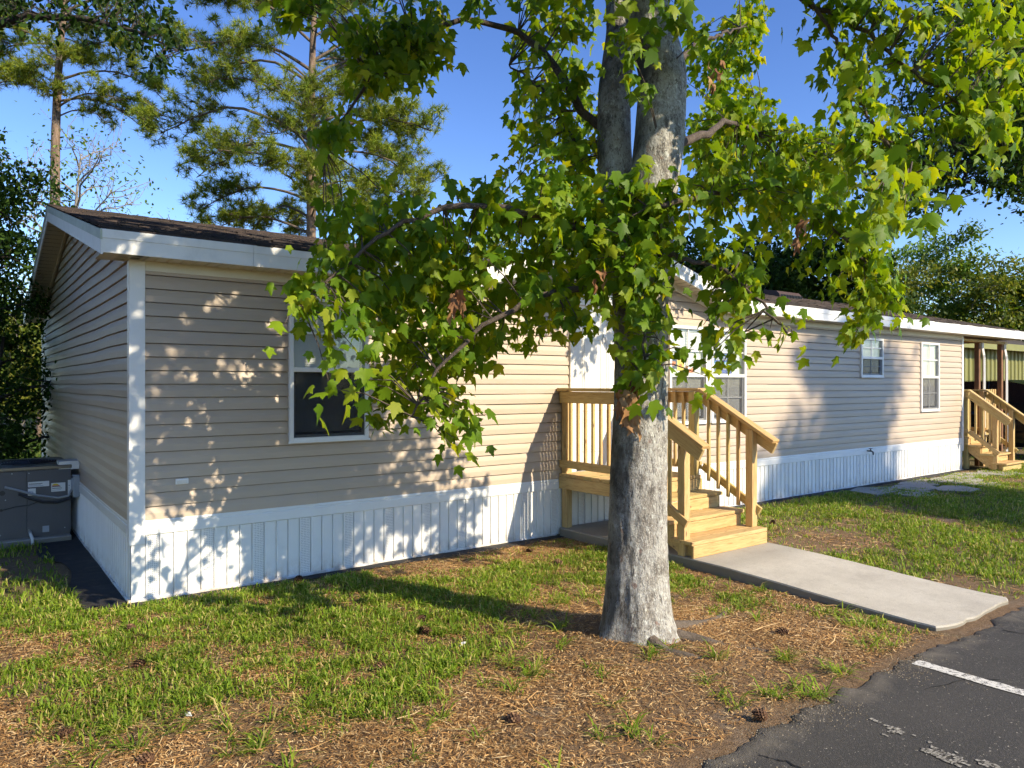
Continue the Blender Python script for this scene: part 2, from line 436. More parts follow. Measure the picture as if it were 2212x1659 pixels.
bark('dark_bark', [(0.35, (0.022, 0.018, 0.015)), (0.65, (0.075, 0.06, 0.05))], (1, 1, 0.5), 8, 30)


# ------------------------------------------------------------------ objects and meshes
def tag(o, label=None, cat=None, group=None, kind=None):
    if label: o['label'] = label
    if cat: o['category'] = cat
    if group: o['group'] = group
    if kind: o['kind'] = kind
    return o


def empty(name, loc=(0, 0, 0), label=None, cat=None, group=None, parent=None):
    o = bpy.data.objects.new(name, None); COL.objects.link(o); o.location = loc
    o.empty_display_size = 0.1
    if parent: o.parent = parent
    return tag(o, label, cat, group)


def link(name, me, parent=None, mat=None, loc=None):
    if mat is not None and len(me.materials) == 0: me.materials.append(MATS[mat])
    o = bpy.data.objects.new(name, me); COL.objects.link(o)
    if loc is not None: o.location = loc
    if parent is not None: o.parent = parent
    return o


def mesh(name, verts, faces, mat, smooth=False):
    me = bpy.data.meshes.new(name)
    verts = np.asarray(verts, dtype=np.float32).reshape(-1, 3)
    if isinstance(faces, np.ndarray):
        nf, k = faces.shape
        me.vertices.add(len(verts)); me.vertices.foreach_set('co', verts.ravel())
        me.loops.add(nf * k); me.loops.foreach_set('vertex_index', faces.astype(np.int32).ravel())
        me.polygons.add(nf)
        me.polygons.foreach_set('loop_start', np.arange(0, nf * k, k, dtype=np.int32))
        me.polygons.foreach_set('loop_total', np.full(nf, k, dtype=np.int32))
        me.update(calc_edges=True)
    else:
        me.from_pydata(verts.tolist(), [], faces); me.update()
    if mat: me.materials.append(MATS[mat])
    if smooth: me.polygons.foreach_set('use_smooth', np.ones(len(me.polygons), dtype=bool))
    return me


class MB:
    def __init__(self): self.v = []; self.f = []

    def add(self, vs, fs):
        b = len(self.v); self.v += [tuple(map(float, p)) for p in vs]; self.f += [tuple(i + b for i in q) for q in fs]; return self

    def box(self, x0, x1, y0, y1, z0, z1, bev=0.0):
        if bev > 0 and min(abs(x1 - x0), abs(y1 - y0), abs(z1 - z0)) > 2.2 * bev:
            bm = bmesh.new(); bmesh.ops.create_cube(bm, size=1.0)
            for q in bm.verts:
                q.co = Vector(((x0 + x1) / 2 + q.co.x * (x1 - x0), (y0 + y1) / 2 + q.co.y * (y1 - y0), (z0 + z1) / 2 + q.co.z * (z1 - z0)))
            bmesh.ops.bevel(bm, geom=bm.edges[:], offset=bev, segments=1, affect='EDGES', profile=0.5)
            bm.verts.index_update()
            self.add([q.co[:] for q in bm.verts], [[q.index for q in f.verts] for f in bm.faces]); bm.free(); return self
        vs = [(x, y, z) for z in (z0, z1) for y in (y0, y1) for x in (x0, x1)]
        return self.add(vs, [(0, 2, 3, 1), (4, 5, 7, 6), (0, 1, 5, 4), (2, 6, 7, 3), (0, 4, 6, 2), (1, 3, 7, 5)])

    def beam(self, p, q, w, h, up=(0, 0, 1), bev=0.004):
        """a bar from p to q, w wide (sideways), h deep (along up)"""
        p = np.array(p, float); q = np.array(q, float); a = q - p; L = np.linalg.norm(a); a /= L
        up = np.array(up, float); s = np.cross(a, up); s /= np.linalg.norm(s); u = np.cross(s, a)
        m = MB().box(0, L, -w / 2, w / 2, -h / 2, h / 2, bev)
        return self.add([p + a * x + s * y + u * z for x, y, z in m.v], m.f)

    def prism(self, poly, ax, a0, a1):
        """poly: list of 2-D points; ax: axis of extrusion"""
        n = len(poly)

        def P(u, v, t): return {'x': (t, u, v), 'y': (u, t, v), 'z': (u, v, t)}[ax]
        vs = [P(u, v, a0) for u, v in poly] + [P(u, v, a1) for u, v in poly]
        fs = [tuple(range(n - 1, -1, -1)), tuple(range(n, 2 * n))] + [(i, (i + 1) % n, n + (i + 1) % n, n + i) for i in range(n)]
        return self.add(vs, fs)

    def tube(self, pts, rad, seg=8, caps=True):
        pts = np.array(pts, float); n = len(pts)
        rad = np.full(n, rad) if np.isscalar(rad) else np.array(rad, float)
        rings = []; prev = None
        for i in range(n):
            t = pts[min(i + 1, n - 1)] - pts[max(i - 1, 0)]; t /= np.linalg.norm(t) + 1e-9
            a = prev if prev is not None else (np.array([0, 0, 1.0]) if abs(t[2]) < .9 else np.array([1.0, 0, 0]))
            s = a - t * (a @ t); s /= np.linalg.norm(s) + 1e-9; prev = s; b = np.cross(t, s)
            rings.append([pts[i] + rad[i] * (math.cos(2 * PI * k / seg) * s + math.sin(2 * PI * k / seg) * b) for k in range(seg)])
        base = len(self.v); self.v += [tuple(p) for r in rings for p in r]
        for i in range(n - 1):
            for k in range(seg):
                self.f.append((base + i * seg + k, base + i * seg + (k + 1) % seg, base + (i + 1) * seg + (k + 1) % seg, base + (i + 1) * seg + k))
        if caps:
            self.f.append(tuple(base + k for k in range(seg - 1, -1, -1))); self.f.append(tuple(base + (n - 1) * seg + k for k in range(seg)))
        return self

    def lathe(self, prof, c=(0, 0, 0), seg=16):
        base = len(self.v)
        for r, z in prof:
            for k in range(seg): self.v.append((c[0] + r * math.cos(2 * PI * k / seg), c[1] + r * math.sin(2 * PI * k / seg), c[2] + z))
        for i in range(len(prof) - 1):
            for k in range(seg): self.f.append((base + i * seg + k, base + i * seg + (k + 1) % seg, base + (i + 1) * seg + (k + 1) % seg, base + (i + 1) * seg + k))
        return self

    def build(self, name, mat, parent=None, smooth=False):
        me = bpy.data.meshes.new(name); me.from_pydata(self.v, [], self.f); me.update(); me.materials.append(MATS[mat])
        if smooth: me.polygons.foreach_set('use_smooth', np.ones(len(me.polygons), dtype=bool))
        return link(name, me, parent)


def plank(name, p, q, w, h, mat, parent, up=(0, 0, 1), bev=0.004):
    """a bar that is an object of its own; its own X axis runs along the grain"""
    p = np.array(p, float); q = np.array(q, float); a = q - p; L = np.linalg.norm(a); a /= L
    up = np.array(up, float); s = np.cross(up, a); s /= np.linalg.norm(s); u = np.cross(a, s)
    me_b = MB().box(0, L, -w / 2, w / 2, -h / 2, h / 2, bev)
    o = me_b.build(name, mat, parent)
    M = Matrix.Identity(4)
    for i in range(3):
        M[i][0] = a[i]; M[i][1] = s[i]; M[i][2] = u[i]; M[i][3] = p[i]
    o.matrix_basis = M
    return o
# ------------------------------------------------------------------ the ground
TREE = np.array([2.69, -3.13])


def gz(x, y):
    x = np.asarray(x, float); y = np.asarray(y, float)
    z = -0.10 + 0.03 * (fbm(x * 0.7, y * 0.7, 3) - 0.5) * sstep(-5, -3.8, y)
    r = np.hypot(x - TREE[0], y - TREE[1])
    z = z + 0.065 * np.exp(-(r / 0.75) ** 2)
    z = z + 0.018 * (fbm(x * 4, y * 4, 9) - 0.5) * (1 - sstep(8, 16, np.hypot(x, y)))
    z = np.where(y < -4.2, z * (1 - sstep(-4.2, -4.5, y)) + (-0.092) * sstep(-4.2, -4.5, y), z)
    far = sstep(30, 120, np.hypot(x, y))
    z = z - 0.0 * far
    return z


def edge_y(x):
    """where the asphalt ends"""
    x = np.asarray(x, float)
    return -4.46 + 0.10 * (fbm(x * 1.1, x * 0 + 3, 5) - 0.5) + 0.07 * (vnoise(x * 5, x * 0, 8) - 0.5) + 0.03 * (vnoise(x * 17, x * 0, 2) - 0.5)


def turf(x, y):
    """how thick the grass grows, 0 to 1"""
    x = np.asarray(x, float); y = np.asarray(y, float)
    n = fbm(x * 1.3, y * 1.3, 21, 4); n2 = fbm(x * 3.4, y * 3.4, 33, 3)
    lim = np.interp(x, [-2.5, -1.0, -0.2, 0.5, 1.4, 2.2, 3.0, 4.6], [-0.9, -1.25, -2.1, -2.75, -2.75, -2.5, -2.3, -2.5])
    d = sstep(-0.40, 0.55, y - lim + (n - 0.47) * 2.6 + (n2 - .47) * 1.0)
    d = d * (0.34 + 0.9 * sstep(0.34, 0.55, n2 * 0.7 + n * 0.3))
    d = d * sstep(0.45, 1.25, np.hypot(x - TREE[0], y - TREE[1]))
    d = np.where((x > 2.0) & (x < 4.62), d * (1 - 0.85 * sstep(-1.15, -0.55, y + (n - .5) * .6)), d)     # pine straw along the skirting
    d = np.where((x > 3.6) & (x < 4.62) & (y < -2.3), np.maximum(d, 0.35 * sstep(0.42, 0.55, n2) * sstep(3.9, 4.4, x)), d)
    rt = 0.85 * sstep(0.33, 0.55, n * 0.7 + n2 * 0.3) + 0.12
    rt = rt * (1 - 0.8 * np.exp(-(((x - 6.9) / 1.0) ** 2 + ((y + 1.9) / 0.7) ** 2)))
    d = np.where(x > 5.87, rt * sstep(-4.45, -4.1, y), d)
    d = np.where((x < 0) & (y > 0.3), 0.75 * sstep(0.35, 0.6, n) + 0.1, d)
    d = np.where(y > 8.6, 0.9, d)
    return np.clip(d, 0, 1)


def graded(a, b, fine0, fine1, step):
    mid = np.arange(fine0, fine1 + 1e-6, step)
    lo = fine0 - np.geomspace(step * 1.5, fine0 - a, 34)[::-1] if a < fine0 else np.array([])
    hi = fine1 + np.geomspace(step * 1.5, b - fine1, 34)
    return np.concatenate([lo, mid, hi])


gx = graded(-500, 700, -3.2, 18.5, 0.075); gy = graded(-300, 800, -9.0, 3.0, 0.075)
GX, GY = np.meshgrid(gx, gy)
GZ = gz(GX, GY)
nx, ny = len(gx), len(gy)
idx = np.arange(nx * ny).reshape(ny, nx)
gf = np.stack([idx[:-1, :-1], idx[:-1, 1:], idx[1:, 1:], idx[1:, :-1]], -1).reshape(-1, 4)
gm = mesh('ground', np.stack([GX, GY, GZ], -1).reshape(-1, 3), gf, 'soil', True)
attr = gm.attributes.new('turf', 'FLOAT', 'POINT')
attr.data.foreach_set('value', turf(GX, GY).astype(np.float32).ravel())
ground = link('ground', gm); tag(ground, 'sandy lawn ground with pine straw and grass around the house', kind='structure')

# asphalt: a sheet with a ragged edge, its surface a few millimetres proud of the soil
ax_ = np.concatenate([np.arange(-14, -1.5, 0.5), np.arange(-1.5, 9.0, 0.03), np.arange(9.0, 40, 0.5)])
rows = [0.0, -0.03, -0.09, -0.25, -0.6, -1.2, -2.5, -6, -14, -30]
av = []
for j, r in enumerate(rows):
    ey = edge_y(ax_) + 0.04 * (vnoise(ax_ * 31, ax_ * 0 + 7, 4) - .5)
    zz = np.full_like(ax_, -0.078)
    if j == 0: zz = zz - 0.03
    if j == 1: zz = zz - 0.004
    av.append(np.stack([ax_, ey + r, zz], -1))
av = np.array(av); m_, n_ = av.shape[:2]
ii = np.arange(m_ * n_).reshape(m_, n_)
af = np.stack([ii[1:, :-1], ii[1:, 1:], ii[:-1, 1:], ii[:-1, :-1]], -1).reshape(-1, 4)
asphalt = link('asphalt_road', mesh('asphalt_road', av.reshape(-1, 3), af, 'asphalt'))
tag(asphalt, 'worn black asphalt parking lane with a crumbling sandy edge', kind='structure')


# painted lines and what is left of old ones
def strip(name, x, y0, y1, w, label, wear=0.02, keep=1.0, slant=0.0, mat='road_paint'):
    ys = np.arange(y0, y1, 0.025 if keep >= 1 else 0.016); b = MB()
    lx = x - w / 2 + wear * (vnoise(ys * 14, ys * 0 + x, 5) - .5) + slant * (ys - y0)
    rx = x + w / 2 + wear * (vnoise(ys * 14, ys * 0 + x, 6) - .5) + slant * (ys - y0)
    if keep >= 1:
        for i in range(len(ys) - 1):
            b.add([(lx[i], ys[i], -.0735), (rx[i], ys[i], -.0735), (rx[i + 1], ys[i + 1], -.0735), (lx[i + 1], ys[i + 1], -.0735)], [(0, 1, 2, 3)])
    else:
        for i in range(len(ys) - 1):
            for k in range(8):
                t0, t1 = k / 8, (k + 1) / 8
                cx, cy = lx[i] + (rx[i] - lx[i]) * (t0 + t1) / 2, ys[i]
                if fbm(np.array([cx * 9]), np.array([cy * 9]), 51, 4)[0] > 1 - keep:
                    j = [(random.random() - .5) * .012 for _ in range(8)]
                    xa, xb = lx[i] + (rx[i] - lx[i]) * t0, lx[i] + (rx[i] - lx[i]) * t1
                    b.add([(xa + j[0], ys[i] + j[1], -.0735), (xb + j[2], ys[i] + j[3], -.0735), (xb + j[4], ys[i + 1] + j[5], -.0735), (xa + j[6], ys[i + 1] + j[7], -.0735)], [(0, 1, 2, 3)])
    o = b.build(name, mat); tag(o, label, kind='structure'); return o


strip('parking_line', 3.86, -9.5, -4.50, 0.10, 'white painted parking line on the asphalt beside the walkway', slant=-0.012)
strip('parking_line', 6.02, -9.5, -4.46, 0.10, 'white painted parking line starting at the walkway corner')
strip('old_paint_mark', 2.70, -5.7, -4.75, 0.16, 'flaked remains of an old white parking line', keep=0.45, mat='faded_paint')

# cracks in the asphalt: thin dark wedges lying in the surface
simple('crack_fill', (0.006, 0.006, 0.006), 1.0, 0.05)
for k, path in enumerate([[(1.95, -4.62), (2.02, -4.75), (2.0, -4.86), (2.12, -4.98), (2.14, -5.12), (2.28, -5.3)], [(2.12, -4.98), (1.85, -5.02), (1.7, -5.12)],
                          [(4.95, -4.62), (5.02, -4.85), (4.95, -5.0), (5.08, -5.2), (5.1, -5.5)], [(3.4, -4.75), (3.8, -4.86), (3.95, -5.0)]]):
    pts = []
    for (a, b_) in zip(path[:-1], path[1:]):
        for t in np.linspace(0, 1, 6, endpoint=False): pts.append((a[0] + (b_[0] - a[0]) * t + random.uniform(-.012, .012), a[1] + (b_[1] - a[1]) * t + random.uniform(-.012, .012)))
    b = MB()
    for i in range(len(pts) - 1):
        p, q = np.array(pts[i]), np.array(pts[i + 1]); t = q - p; nrm = np.array([-t[1], t[0]]) / (np.linalg.norm(t) + 1e-9)
        w0 = random.uniform(.002, .007)
        b.add([(*(p + nrm * w0), -.0742), (*(p - nrm * w0), -.0742), (*(q - nrm * w0), -.0742), (*(q + nrm * w0), -.0742)], [(0, 1, 2, 3)])
    o = b.build('asphalt_crack', 'crack_fill'); tag(o, 'dark crack running through the asphalt', kind='structure')

# concrete walk from the steps to the lane, sloping a little, edges chipped
b = MB(); ys = np.concatenate([np.linspace(-0.06, -4.2, 40), np.linspace(-4.22, -4.36, 5)])
xs = np.linspace(4.62, 5.87, 14); vs = []; top = []
for y in ys:
    zt = 0.0 - 0.065 * sstep(-2.2, -4.3, y)
    for i, x in enumerate(xs):
        yy = y
        if y < -4.15: yy = y + 0.05 * ((i / 13 - .5) * 2) ** 8 + 0.035 * (vnoise(np.array([x * 9]), np.array([0.]), 3)[0] - .5)
        xx = x + (0.012 * (vnoise(np.array([y * 7.]), np.array([x]), 4)[0] - .5) if i in (0, 13) else 0)
        vs.append((xx, yy, zt + 0.004 * (vnoise(np.array([x * 3]), np.array([y * 3]), 6)[0] - .5)))
nr, nc = len(ys), len(xs); id_ = np.arange(nr * nc).reshape(nr, nc); fs = []
for j in range(nr - 1):
    for i in range(nc - 1): fs.append((id_[j, i], id_[j + 1, i], id_[j + 1, i + 1], id_[j, i + 1]))
bd = [id_[j, 0] for j in range(nr)] + [id_[nr - 1, i] for i in range(1, nc)] + [id_[j, nc - 1] for j in range(nr - 2, -1, -1)] + [id_[0, i] for i in range(nc - 2, 0, -1)]
k0 = len(vs)
for k, i in enumerate(bd):   # a small chamfer, then down into the soil
    x, y, z = vs[i]; vs.append((x + (0.008 if x > 5.2 else -0.008), y - (0.006 if y < -4.2 else 0), z - 0.012))
k1 = len(vs)
for k, i in enumerate(bd):
    x, y, z = vs[k0 + k]; vs.append((x, y, -0.17))
nb = len(bd)
for k in range(nb):
    a, c_ = k, (k + 1) % nb
    fs.append((bd[c_], bd[a], k0 + a, k0 + c_)); fs.append((k0 + c_, k0 + a, k1 + a, k1 + c_))
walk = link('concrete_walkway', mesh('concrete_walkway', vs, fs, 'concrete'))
tag(walk, 'pale concrete walkway slab from the steps to the asphalt', kind='structure')

# black ground cloth laid along the foot of the skirting
b = MB()
ys_ = np.linspace(-0.10, 8.3, 50)
for i in range(len(ys_) - 1):
    w0 = 0.33 + 0.05 * math.sin(ys_[i] * 3.1) + (0.10 if ys_[i] > 2 else 0); w1 = 0.33 + 0.05 * math.sin(ys_[i + 1] * 3.1) + (0.10 if ys_[i + 1] > 2 else 0)
    z0 = max(float(gz(-.2, ys_[i])), float(gz(-w0, ys_[i]))) + .012; z1 = max(float(gz(-.2, ys_[i + 1])), float(gz(-w1, ys_[i + 1]))) + .012
    b.add([(-w0, ys_[i], z0), (0.05, ys_[i], z0), (0.05, ys_[i + 1], z1), (-w1, ys_[i + 1], z1)], [(0, 1, 2, 3)])
xs_ = np.linspace(-0.33, 4.6, 60)
for i in range(len(xs_) - 1):
    w0 = 0.13 + 0.05 * math.sin(xs_[i] * 2.3) + 0.08 * min(1, max(0, xs_[i] - 1.0)); w1 = 0.13 + 0.05 * math.sin(xs_[i + 1] * 2.3) + 0.08 * min(1, max(0, xs_[i + 1] - 1.0))
    z0 = float(gz(xs_[i], -.08)) + .013; z1 = float(gz(xs_[i + 1], -.08)) + .013
    b.add([(xs_[i], -w0, z0), (xs_[i + 1], -w1, z1), (xs_[i + 1], 0.03, z1), (xs_[i], 0.03, z0)], [(0, 1, 2, 3)])
xs_ = np.linspace(5.9, 15.9, 70)
for i in range(len(xs_) - 1):
    w0 = 0.20 + 0.06 * math.sin(xs_[i] * 1.9); w1 = 0.20 + 0.06 * math.sin(xs_[i + 1] * 1.9)
    z0 = float(gz(xs_[i], -.1)) + .013; z1 = float(gz(xs_[i + 1], -.1)) + .013
    b.add([(xs_[i], -w0, z0), (xs_[i + 1], -w1, z1), (xs_[i + 1], 0.03, z1), (xs_[i], 0.03, z0)], [(0, 1, 2, 3)])
o = b.build('ground_cloth_path', 'black_cloth'); tag(o, 'black ground cloth along the foot of the white skirting', kind='structure')

# broken concrete slabs lying by the far end of the house
pav = [(11.2, -0.55, .75, .35), (12.1, -0.75, .6, .40), (12.9, -0.50, .65, .32), (13.8, -0.72, .75, .42), (14.8, -0.55, .7, .36), (15.7, -0.75, .6, .40), (12.5, -1.25, .6, .3), (13.6, -1.30, .5, .28), (11.4, -1.1, .5, .28)]
for i, (px_, py_, rx_, ry_) in enumerate(pav):
    n = random.randint(5, 7); ang = sorted(random.uniform(0, 2 * PI) for _ in range(n))
    ang = [2 * PI * k / n + random.uniform(-.3, .3) for k in range(n)]
    poly = [(px_ + rx_ * math.cos(a) * random.uniform(.8, 1.1), py_ + ry_ * math.sin(a) * random.uniform(.8, 1.1)) for a in ang]
    zt = float(gz(px_, py_)) + random.uniform(.025, .04)
    o = MB().prism(poly, 'z', zt - .08, zt).build('paving_slab', 'concrete')
    tag(o, 'broken grey paving slab lying in the grass at the far skirting', 'paving slab', 'broken paving slabs by the skirting')
# ------------------------------------------------------------------ the house
CAP = 0.575; CO = 0.1143; WTOP = 2.69; LEN = 15.9; WID = 8.13
EAVE_Z = 2.91; OV = 0.30; GOV = 0.25; SLOPE = 0.235; RIDGE_Y = 4.065
RIDGE_Z = EAVE_Z + SLOPE * (RIDGE_Y + OV); ROOF_END = 18.45
DX0, DX1, DPX = 3.20, 7.85, 5.525; DZ = 2.90; DS = 0.289; DPZ = DZ + DS * (DPX - DX0)
house = empty('mobile_home', (0, 0, 0), 'beige vinyl-sided mobile home with white skirting and dark shingle roof', 'mobile home')

# core: blocks the light, never flush with the cladding
b = MB().box(0.09, LEN - .09, 0.09, WID - .09, -0.12, WTOP + .03)
b.build('wall_core', 'wall_core', house)
gb = MB().prism([(0.09, WTOP + .03), (WID - .09, WTOP + .03), (RIDGE_Y, RIDGE_Z - .12)], 'x', 0.09, LEN - .09)
gb.build('gable_core', 'wall_core', house)

OPEN = {'bedroom': (1.318, 2.124, 1.17, 2.55), 'door': (4.80, 5.97, 0.55, 2.78), 'living': (6.60, 8.31, 1.16, 2.53), 'bath': (11.67, 12.46, 1.84, 2.55), 'end': (13.96, 14.75, 1.176, 2.545)}
PROF = [(0.0045, -0.010), (0.0045, 0.0200), (0.058, 0.0168), (0.080, 0.0120), (0.1115, 0.0030), (0.1160, -0.008)]     # height, stand-off


def siding_piece(u0, u1, zb, lo, hi, face, parent, u0t=None, u1t=None, mat='siding', amp=0.0, lip=0.0):
    """one course, cut to lo..hi in height; face 'front' runs along X, 'end' along Y"""
    pts = []
    for h, o in PROF:
        z = zb + h
        z2 = min(max(z, lo), hi); pts.append((z2, o))
    if hi < zb + PROF[-1][0]:      # cut at the top: keep the face up to there
        pts = [p for p in pts]
    u0t = u0 if u0t is None else u0t; u1t = u1 if u1t is None else u1t
    n = max(1, int((u1 - u0) / 0.9)); vs = []; fs = []
    for k in range(n + 1):
        t = k / n
        for j, (z, o) in enumerate(pts):
            s = 0 if zb + 0.1185 == zb else (z - zb) / 0.1185
            a = u0 + (u0t - u0) * s; c_ = u1 + (u1t - u1) * s
            u = a + (c_ - a) * t
            wob = amp * math.sin(u * 2.1 + zb * 3.0) * (0.5 + 0.5 * math.sin(u * 0.7 + 1))
            zz = z + (wob if 0 < k < n else 0)
            oo = o + 0.0012 * math.sin(u * 1.7 + zb * 9) + (lip if k == n and j > 0 else 0)
            vs.append((u, -oo, zz) if face == 'front' else (-oo, u, zz))
    m = len(pts)
    for k in range(n):
        for j in range(m - 1):
            q = (k * m + j, (k + 1) * m + j, (k + 1) * m + j + 1, k * m + j + 1)
            fs.append(q if face == 'front' else q[::-1])
    me = mesh('siding_board', vs, fs, mat)
    return link('siding_board', me, parent)


def course_front(i):
    zb = CAP + CO * i; zt = zb + CO
    xmax = LEN - .055; cuts = [0.098, xmax]
    # seams of the course
    s = 1.6 + (i % 5) * 0.83 + (i // 5) * 0.31
    while s < xmax - .5:
        cuts.append(s); s += 3.66
    segs = [(0.098, xmax, CAP - .01, WTOP + .012)]
    if i == 18: segs = [(0.098, DX0 + .3, CAP - .01, WTOP + .012), (DX0 + .3, DX1 - .3, CAP, 9), (DX1 - .3, xmax, CAP - .01, WTOP + .012)]
    pieces = []
    for (a, c_, lo, hi) in segs:
        out = [(a, c_, lo, hi)]
        for (x0, x1, z0, z1) in OPEN.values():
            nxt = []
            for (p, q, l_, h_) in out:
                zlo, zhi = max(l_, zb), min(h_, zb + .1185)
                if zhi <= z0 + .004 or zlo >= z1 - .004 or q <= x0 or p >= x1: nxt.append((p, q, l_, h_)); continue
                if p < x0 - .01: nxt.append((p, x0 + .012, l_, h_))
                if q > x1 + .01: nxt.append((x1 - .012, q, l_, h_))
                if z0 > zlo + .01: nxt.append((max(p, x0 + .012), min(q, x1 - .012), l_, z0 + .008))
                if z1 < zhi - .01: nxt.append((max(p, x0 + .012), min(q, x1 - .012), z1 - .008, h_))
            out = nxt
        pieces += out
    for (p, q, lo, hi) in pieces:
        cs = [p] + sorted(s for s in cuts if p + .25 < s < q - .25) + [q]
        for a, c_ in zip(cs[:-1], cs[1:]):
            siding_piece(a + (.0015 if a != p else 0), c_ - (.0015 if c_ != q else 0), zb, lo, hi, 'front', house, amp=.0012, lip=.006 if c_ != q else 0.0)


for i in range(19): course_front(i)
# the gable over the entrance
for i in range(19, 28):
    zb = CAP + CO * i
    a = DX0 + (zb - DZ + .12) / DS; c_ = DX1 - (zb - DZ + .12) / DS
    if c_ - a < .15: break
    at = a + CO / DS; ct = c_ - CO / DS
    siding_piece(max(a, DX0), min(c_, DX1), zb, zb, 9, 'front', house, min(at, DPX), max(ct, DPX))
MB().prism([(DX0 + .1, WTOP), (DX1 - .1, WTOP), (DPX, DPZ - .1)], 'y', 0.03, 2.3).build('dormer_core', 'wall_core', house)

# the end wall, courses up to the gable
for i in range(29):
    zb = CAP + CO * i
    if zb < WTOP - .05: siding_piece(0.05, WID - .05, zb, CAP, 9, 'end', house, mat='siding_end', amp=0.007)
    else:
        a = (zb - 2.72) / SLOPE + 0.02; c_ = WID - a
        if c_ - a < .3: break
        siding_piece(max(a, .03), min(c_, WID - .03), zb, zb, 9, 'end', house, min(a + CO / SLOPE, RIDGE_Y - .01), max(c_ - CO / SLOPE, RIDGE_Y + .01), 'siding_end', 0.012)

# corner posts
MB().box(-0.022, 0.100, -0.026, 0.002, 0.385, 2.752, .003).box(-0.022, 0.0, 0.0005, 0.062, 0.385, 2.74, .003).build('corner_post', 'white_vinyl', house)
MB().box(LEN - .06, LEN + .022, -0.026, 0.0, 0.30, 2.745, .003).box(LEN - .001, LEN + .022, 0.0015, 0.06, 0.30, 2.74, .003).build('corner_post', 'white_vinyl', house)
MB().box(-0.022, 0.0, WID - .06, WID + .022, 0.385, 2.74, .003).build('corner_post', 'white_vinyl', house)
# frieze boards under the soffit
for a, c_ in ((0.101, DX0 + .35), (DX1 - .35, LEN - .062)):
    MB().box(a, c_, -0.024, 0.0, 2.665, 2.750, .002).build('frieze_board', 'cream_trim', house)

# skirting: a capped strip of ribbed panels
SK = [(-0.026, 4.60), (5.89, LEN)]
for a, c_ in ((-0.003, LEN),):
    b = MB()
    prof = [(-0.001, CAP + .004), (-0.019, CAP + .004), (-0.024, CAP - .012), (-0.021, CAP - .030), (-0.027, CAP - .036), (-0.027, CAP - .112), (-0.018, CAP - .120), (-0.001, CAP - .120)]
    n = len(prof); xs = [0.101, 4.2, 8.3, 12.4, LEN - .06]
    for x0, x1 in zip(xs[:-1], xs[1:]):
        bb = MB(); bb.prism(prof, 'x', x0, x1 - .002); bb.build('skirting_cap', 'white_vinyl', house)
prof = [(-0.001, CAP + .004), (-0.019, CAP + .004), (-0.022, CAP - .012), (-0.020, CAP - .028), (-0.025, CAP - .034), (-0.025, CAP - .110), (-0.001, CAP - .118)]
for y0, y1 in ((0.066, 2.9), (2.903, 5.6), (5.603, WID - .07)):
    b = MB(); n = len(prof)
    vs = [(o, y, z) for y in (y0, y1) for o, z in prof]
    fs = [tuple(range(n)), tuple(range(2 * n - 1, n - 1, -1))] + [(i, n + i, n + (i + 1) % n, (i + 1) % n) for i in range(n)]
    b.add(vs, fs).build('skirting_cap', 'white_vinyl', house)

nt = NT('skirt_vent'); v = nt.geo_pos((70, 70, 62))     # punched holes, too small to pick apart
ck = nt.n('TexVoronoi'); ck.inputs['Scale'].default_value = 1.0; ck.inputs['Randomness'].default_value = 0.15; nt.l(v, ck.inputs['Vector'])
hole = nt.ramp(ck.outputs['Distance'], [(0.30, 1.0), (0.36, 0.0)])
nt.col(nt.mix(hole, (0.80, 0.80, 0.78), (0.46, 0.46, 0.46))); nt.rough(0.45)


def skirt_mesh(vent, hgt):
    """0.44 wide: three plain ribs and one (maybe punched) strip"""
    w = 0.11; out = 0.0
    pr = []
    for k in range(4):
        x = k * w
        pr += [(x, 0.006), (x + .003, -.012), (x + .012, -.012), (x + .018, -.002), (x + w - .005, -.002)]
    pr.append((4 * w, 0.006))
    n = len(pr); vs = [(x, o, 0) for x, o in pr] + [(x, o, hgt) for x, o in pr]
    fs = [(i, i + 1, n + i + 1, n + i) for i in range(n - 1)]
    me = bpy.data.meshes.new('skirting_panel'); me.from_pydata(vs, [], fs); me.update()
    me.materials.append(MATS['skirt_white']); me.materials.append(MATS['skirt_vent'])
    if vent: me.polygons[3].material_index = 1
    return me


SKH = CAP - .118 + .09
sm = skirt_mesh(True, SKH)
x = 0.0
MB().box(-0.004, 0.10, -0.014, -0.0005, -.085, .46, .002).build('skirting_corner', 'white_vinyl', house)
x = 0.102
while x < LEN - .1:
    o = link('skirting_panel', sm, house, loc=(x, -0.009 - random.uniform(0, .002), -0.085))
    if x + .44 > LEN - .02:
        o.scale.x = (LEN - .02 - x) / .44
    x += 0.4405
y = 0.02
while y < WID - .05:
    o = link('skirting_panel', sm, house, loc=(-0.009, y + .44, -0.085)); o.rotation_euler.z = -PI / 2
    o.rotation_euler.y = random.uniform(-.004, .004)
    if y + .44 > WID: o.scale.x = (WID - y) / .44; o.location.y = WID
    y += 0.4405
b = MB()     # bottom rails follow the ground a little unevenly
for x0, x1 in ((-0.03, 1.42), (1.425, 4.6)):
    bb = MB(); bb.beam((x0, -.012, -.082), (x1, -.012, -.090), .034, .03, bev=.004); bb.build('skirting_rail', 'skirt_white', house)
for x0, x1 in ((5.9, 10.6), (10.61, LEN)):
    bb = MB(); bb.beam((x0, -.012, -.090), (x1, -.012, -.096), .034, .03, bev=.004); bb.build('skirting_rail', 'skirt_white', house)
for y0, y1 in ((0.006, 3.2), (3.21, WID)):
    bb = MB(); bb.beam((-.012, y0, -.084), (-.012, y1, -.09), .034, .03, bev=.004); bb.build('skirting_rail', 'skirt_white', house)

# ---- roof
shv = []; shf = []


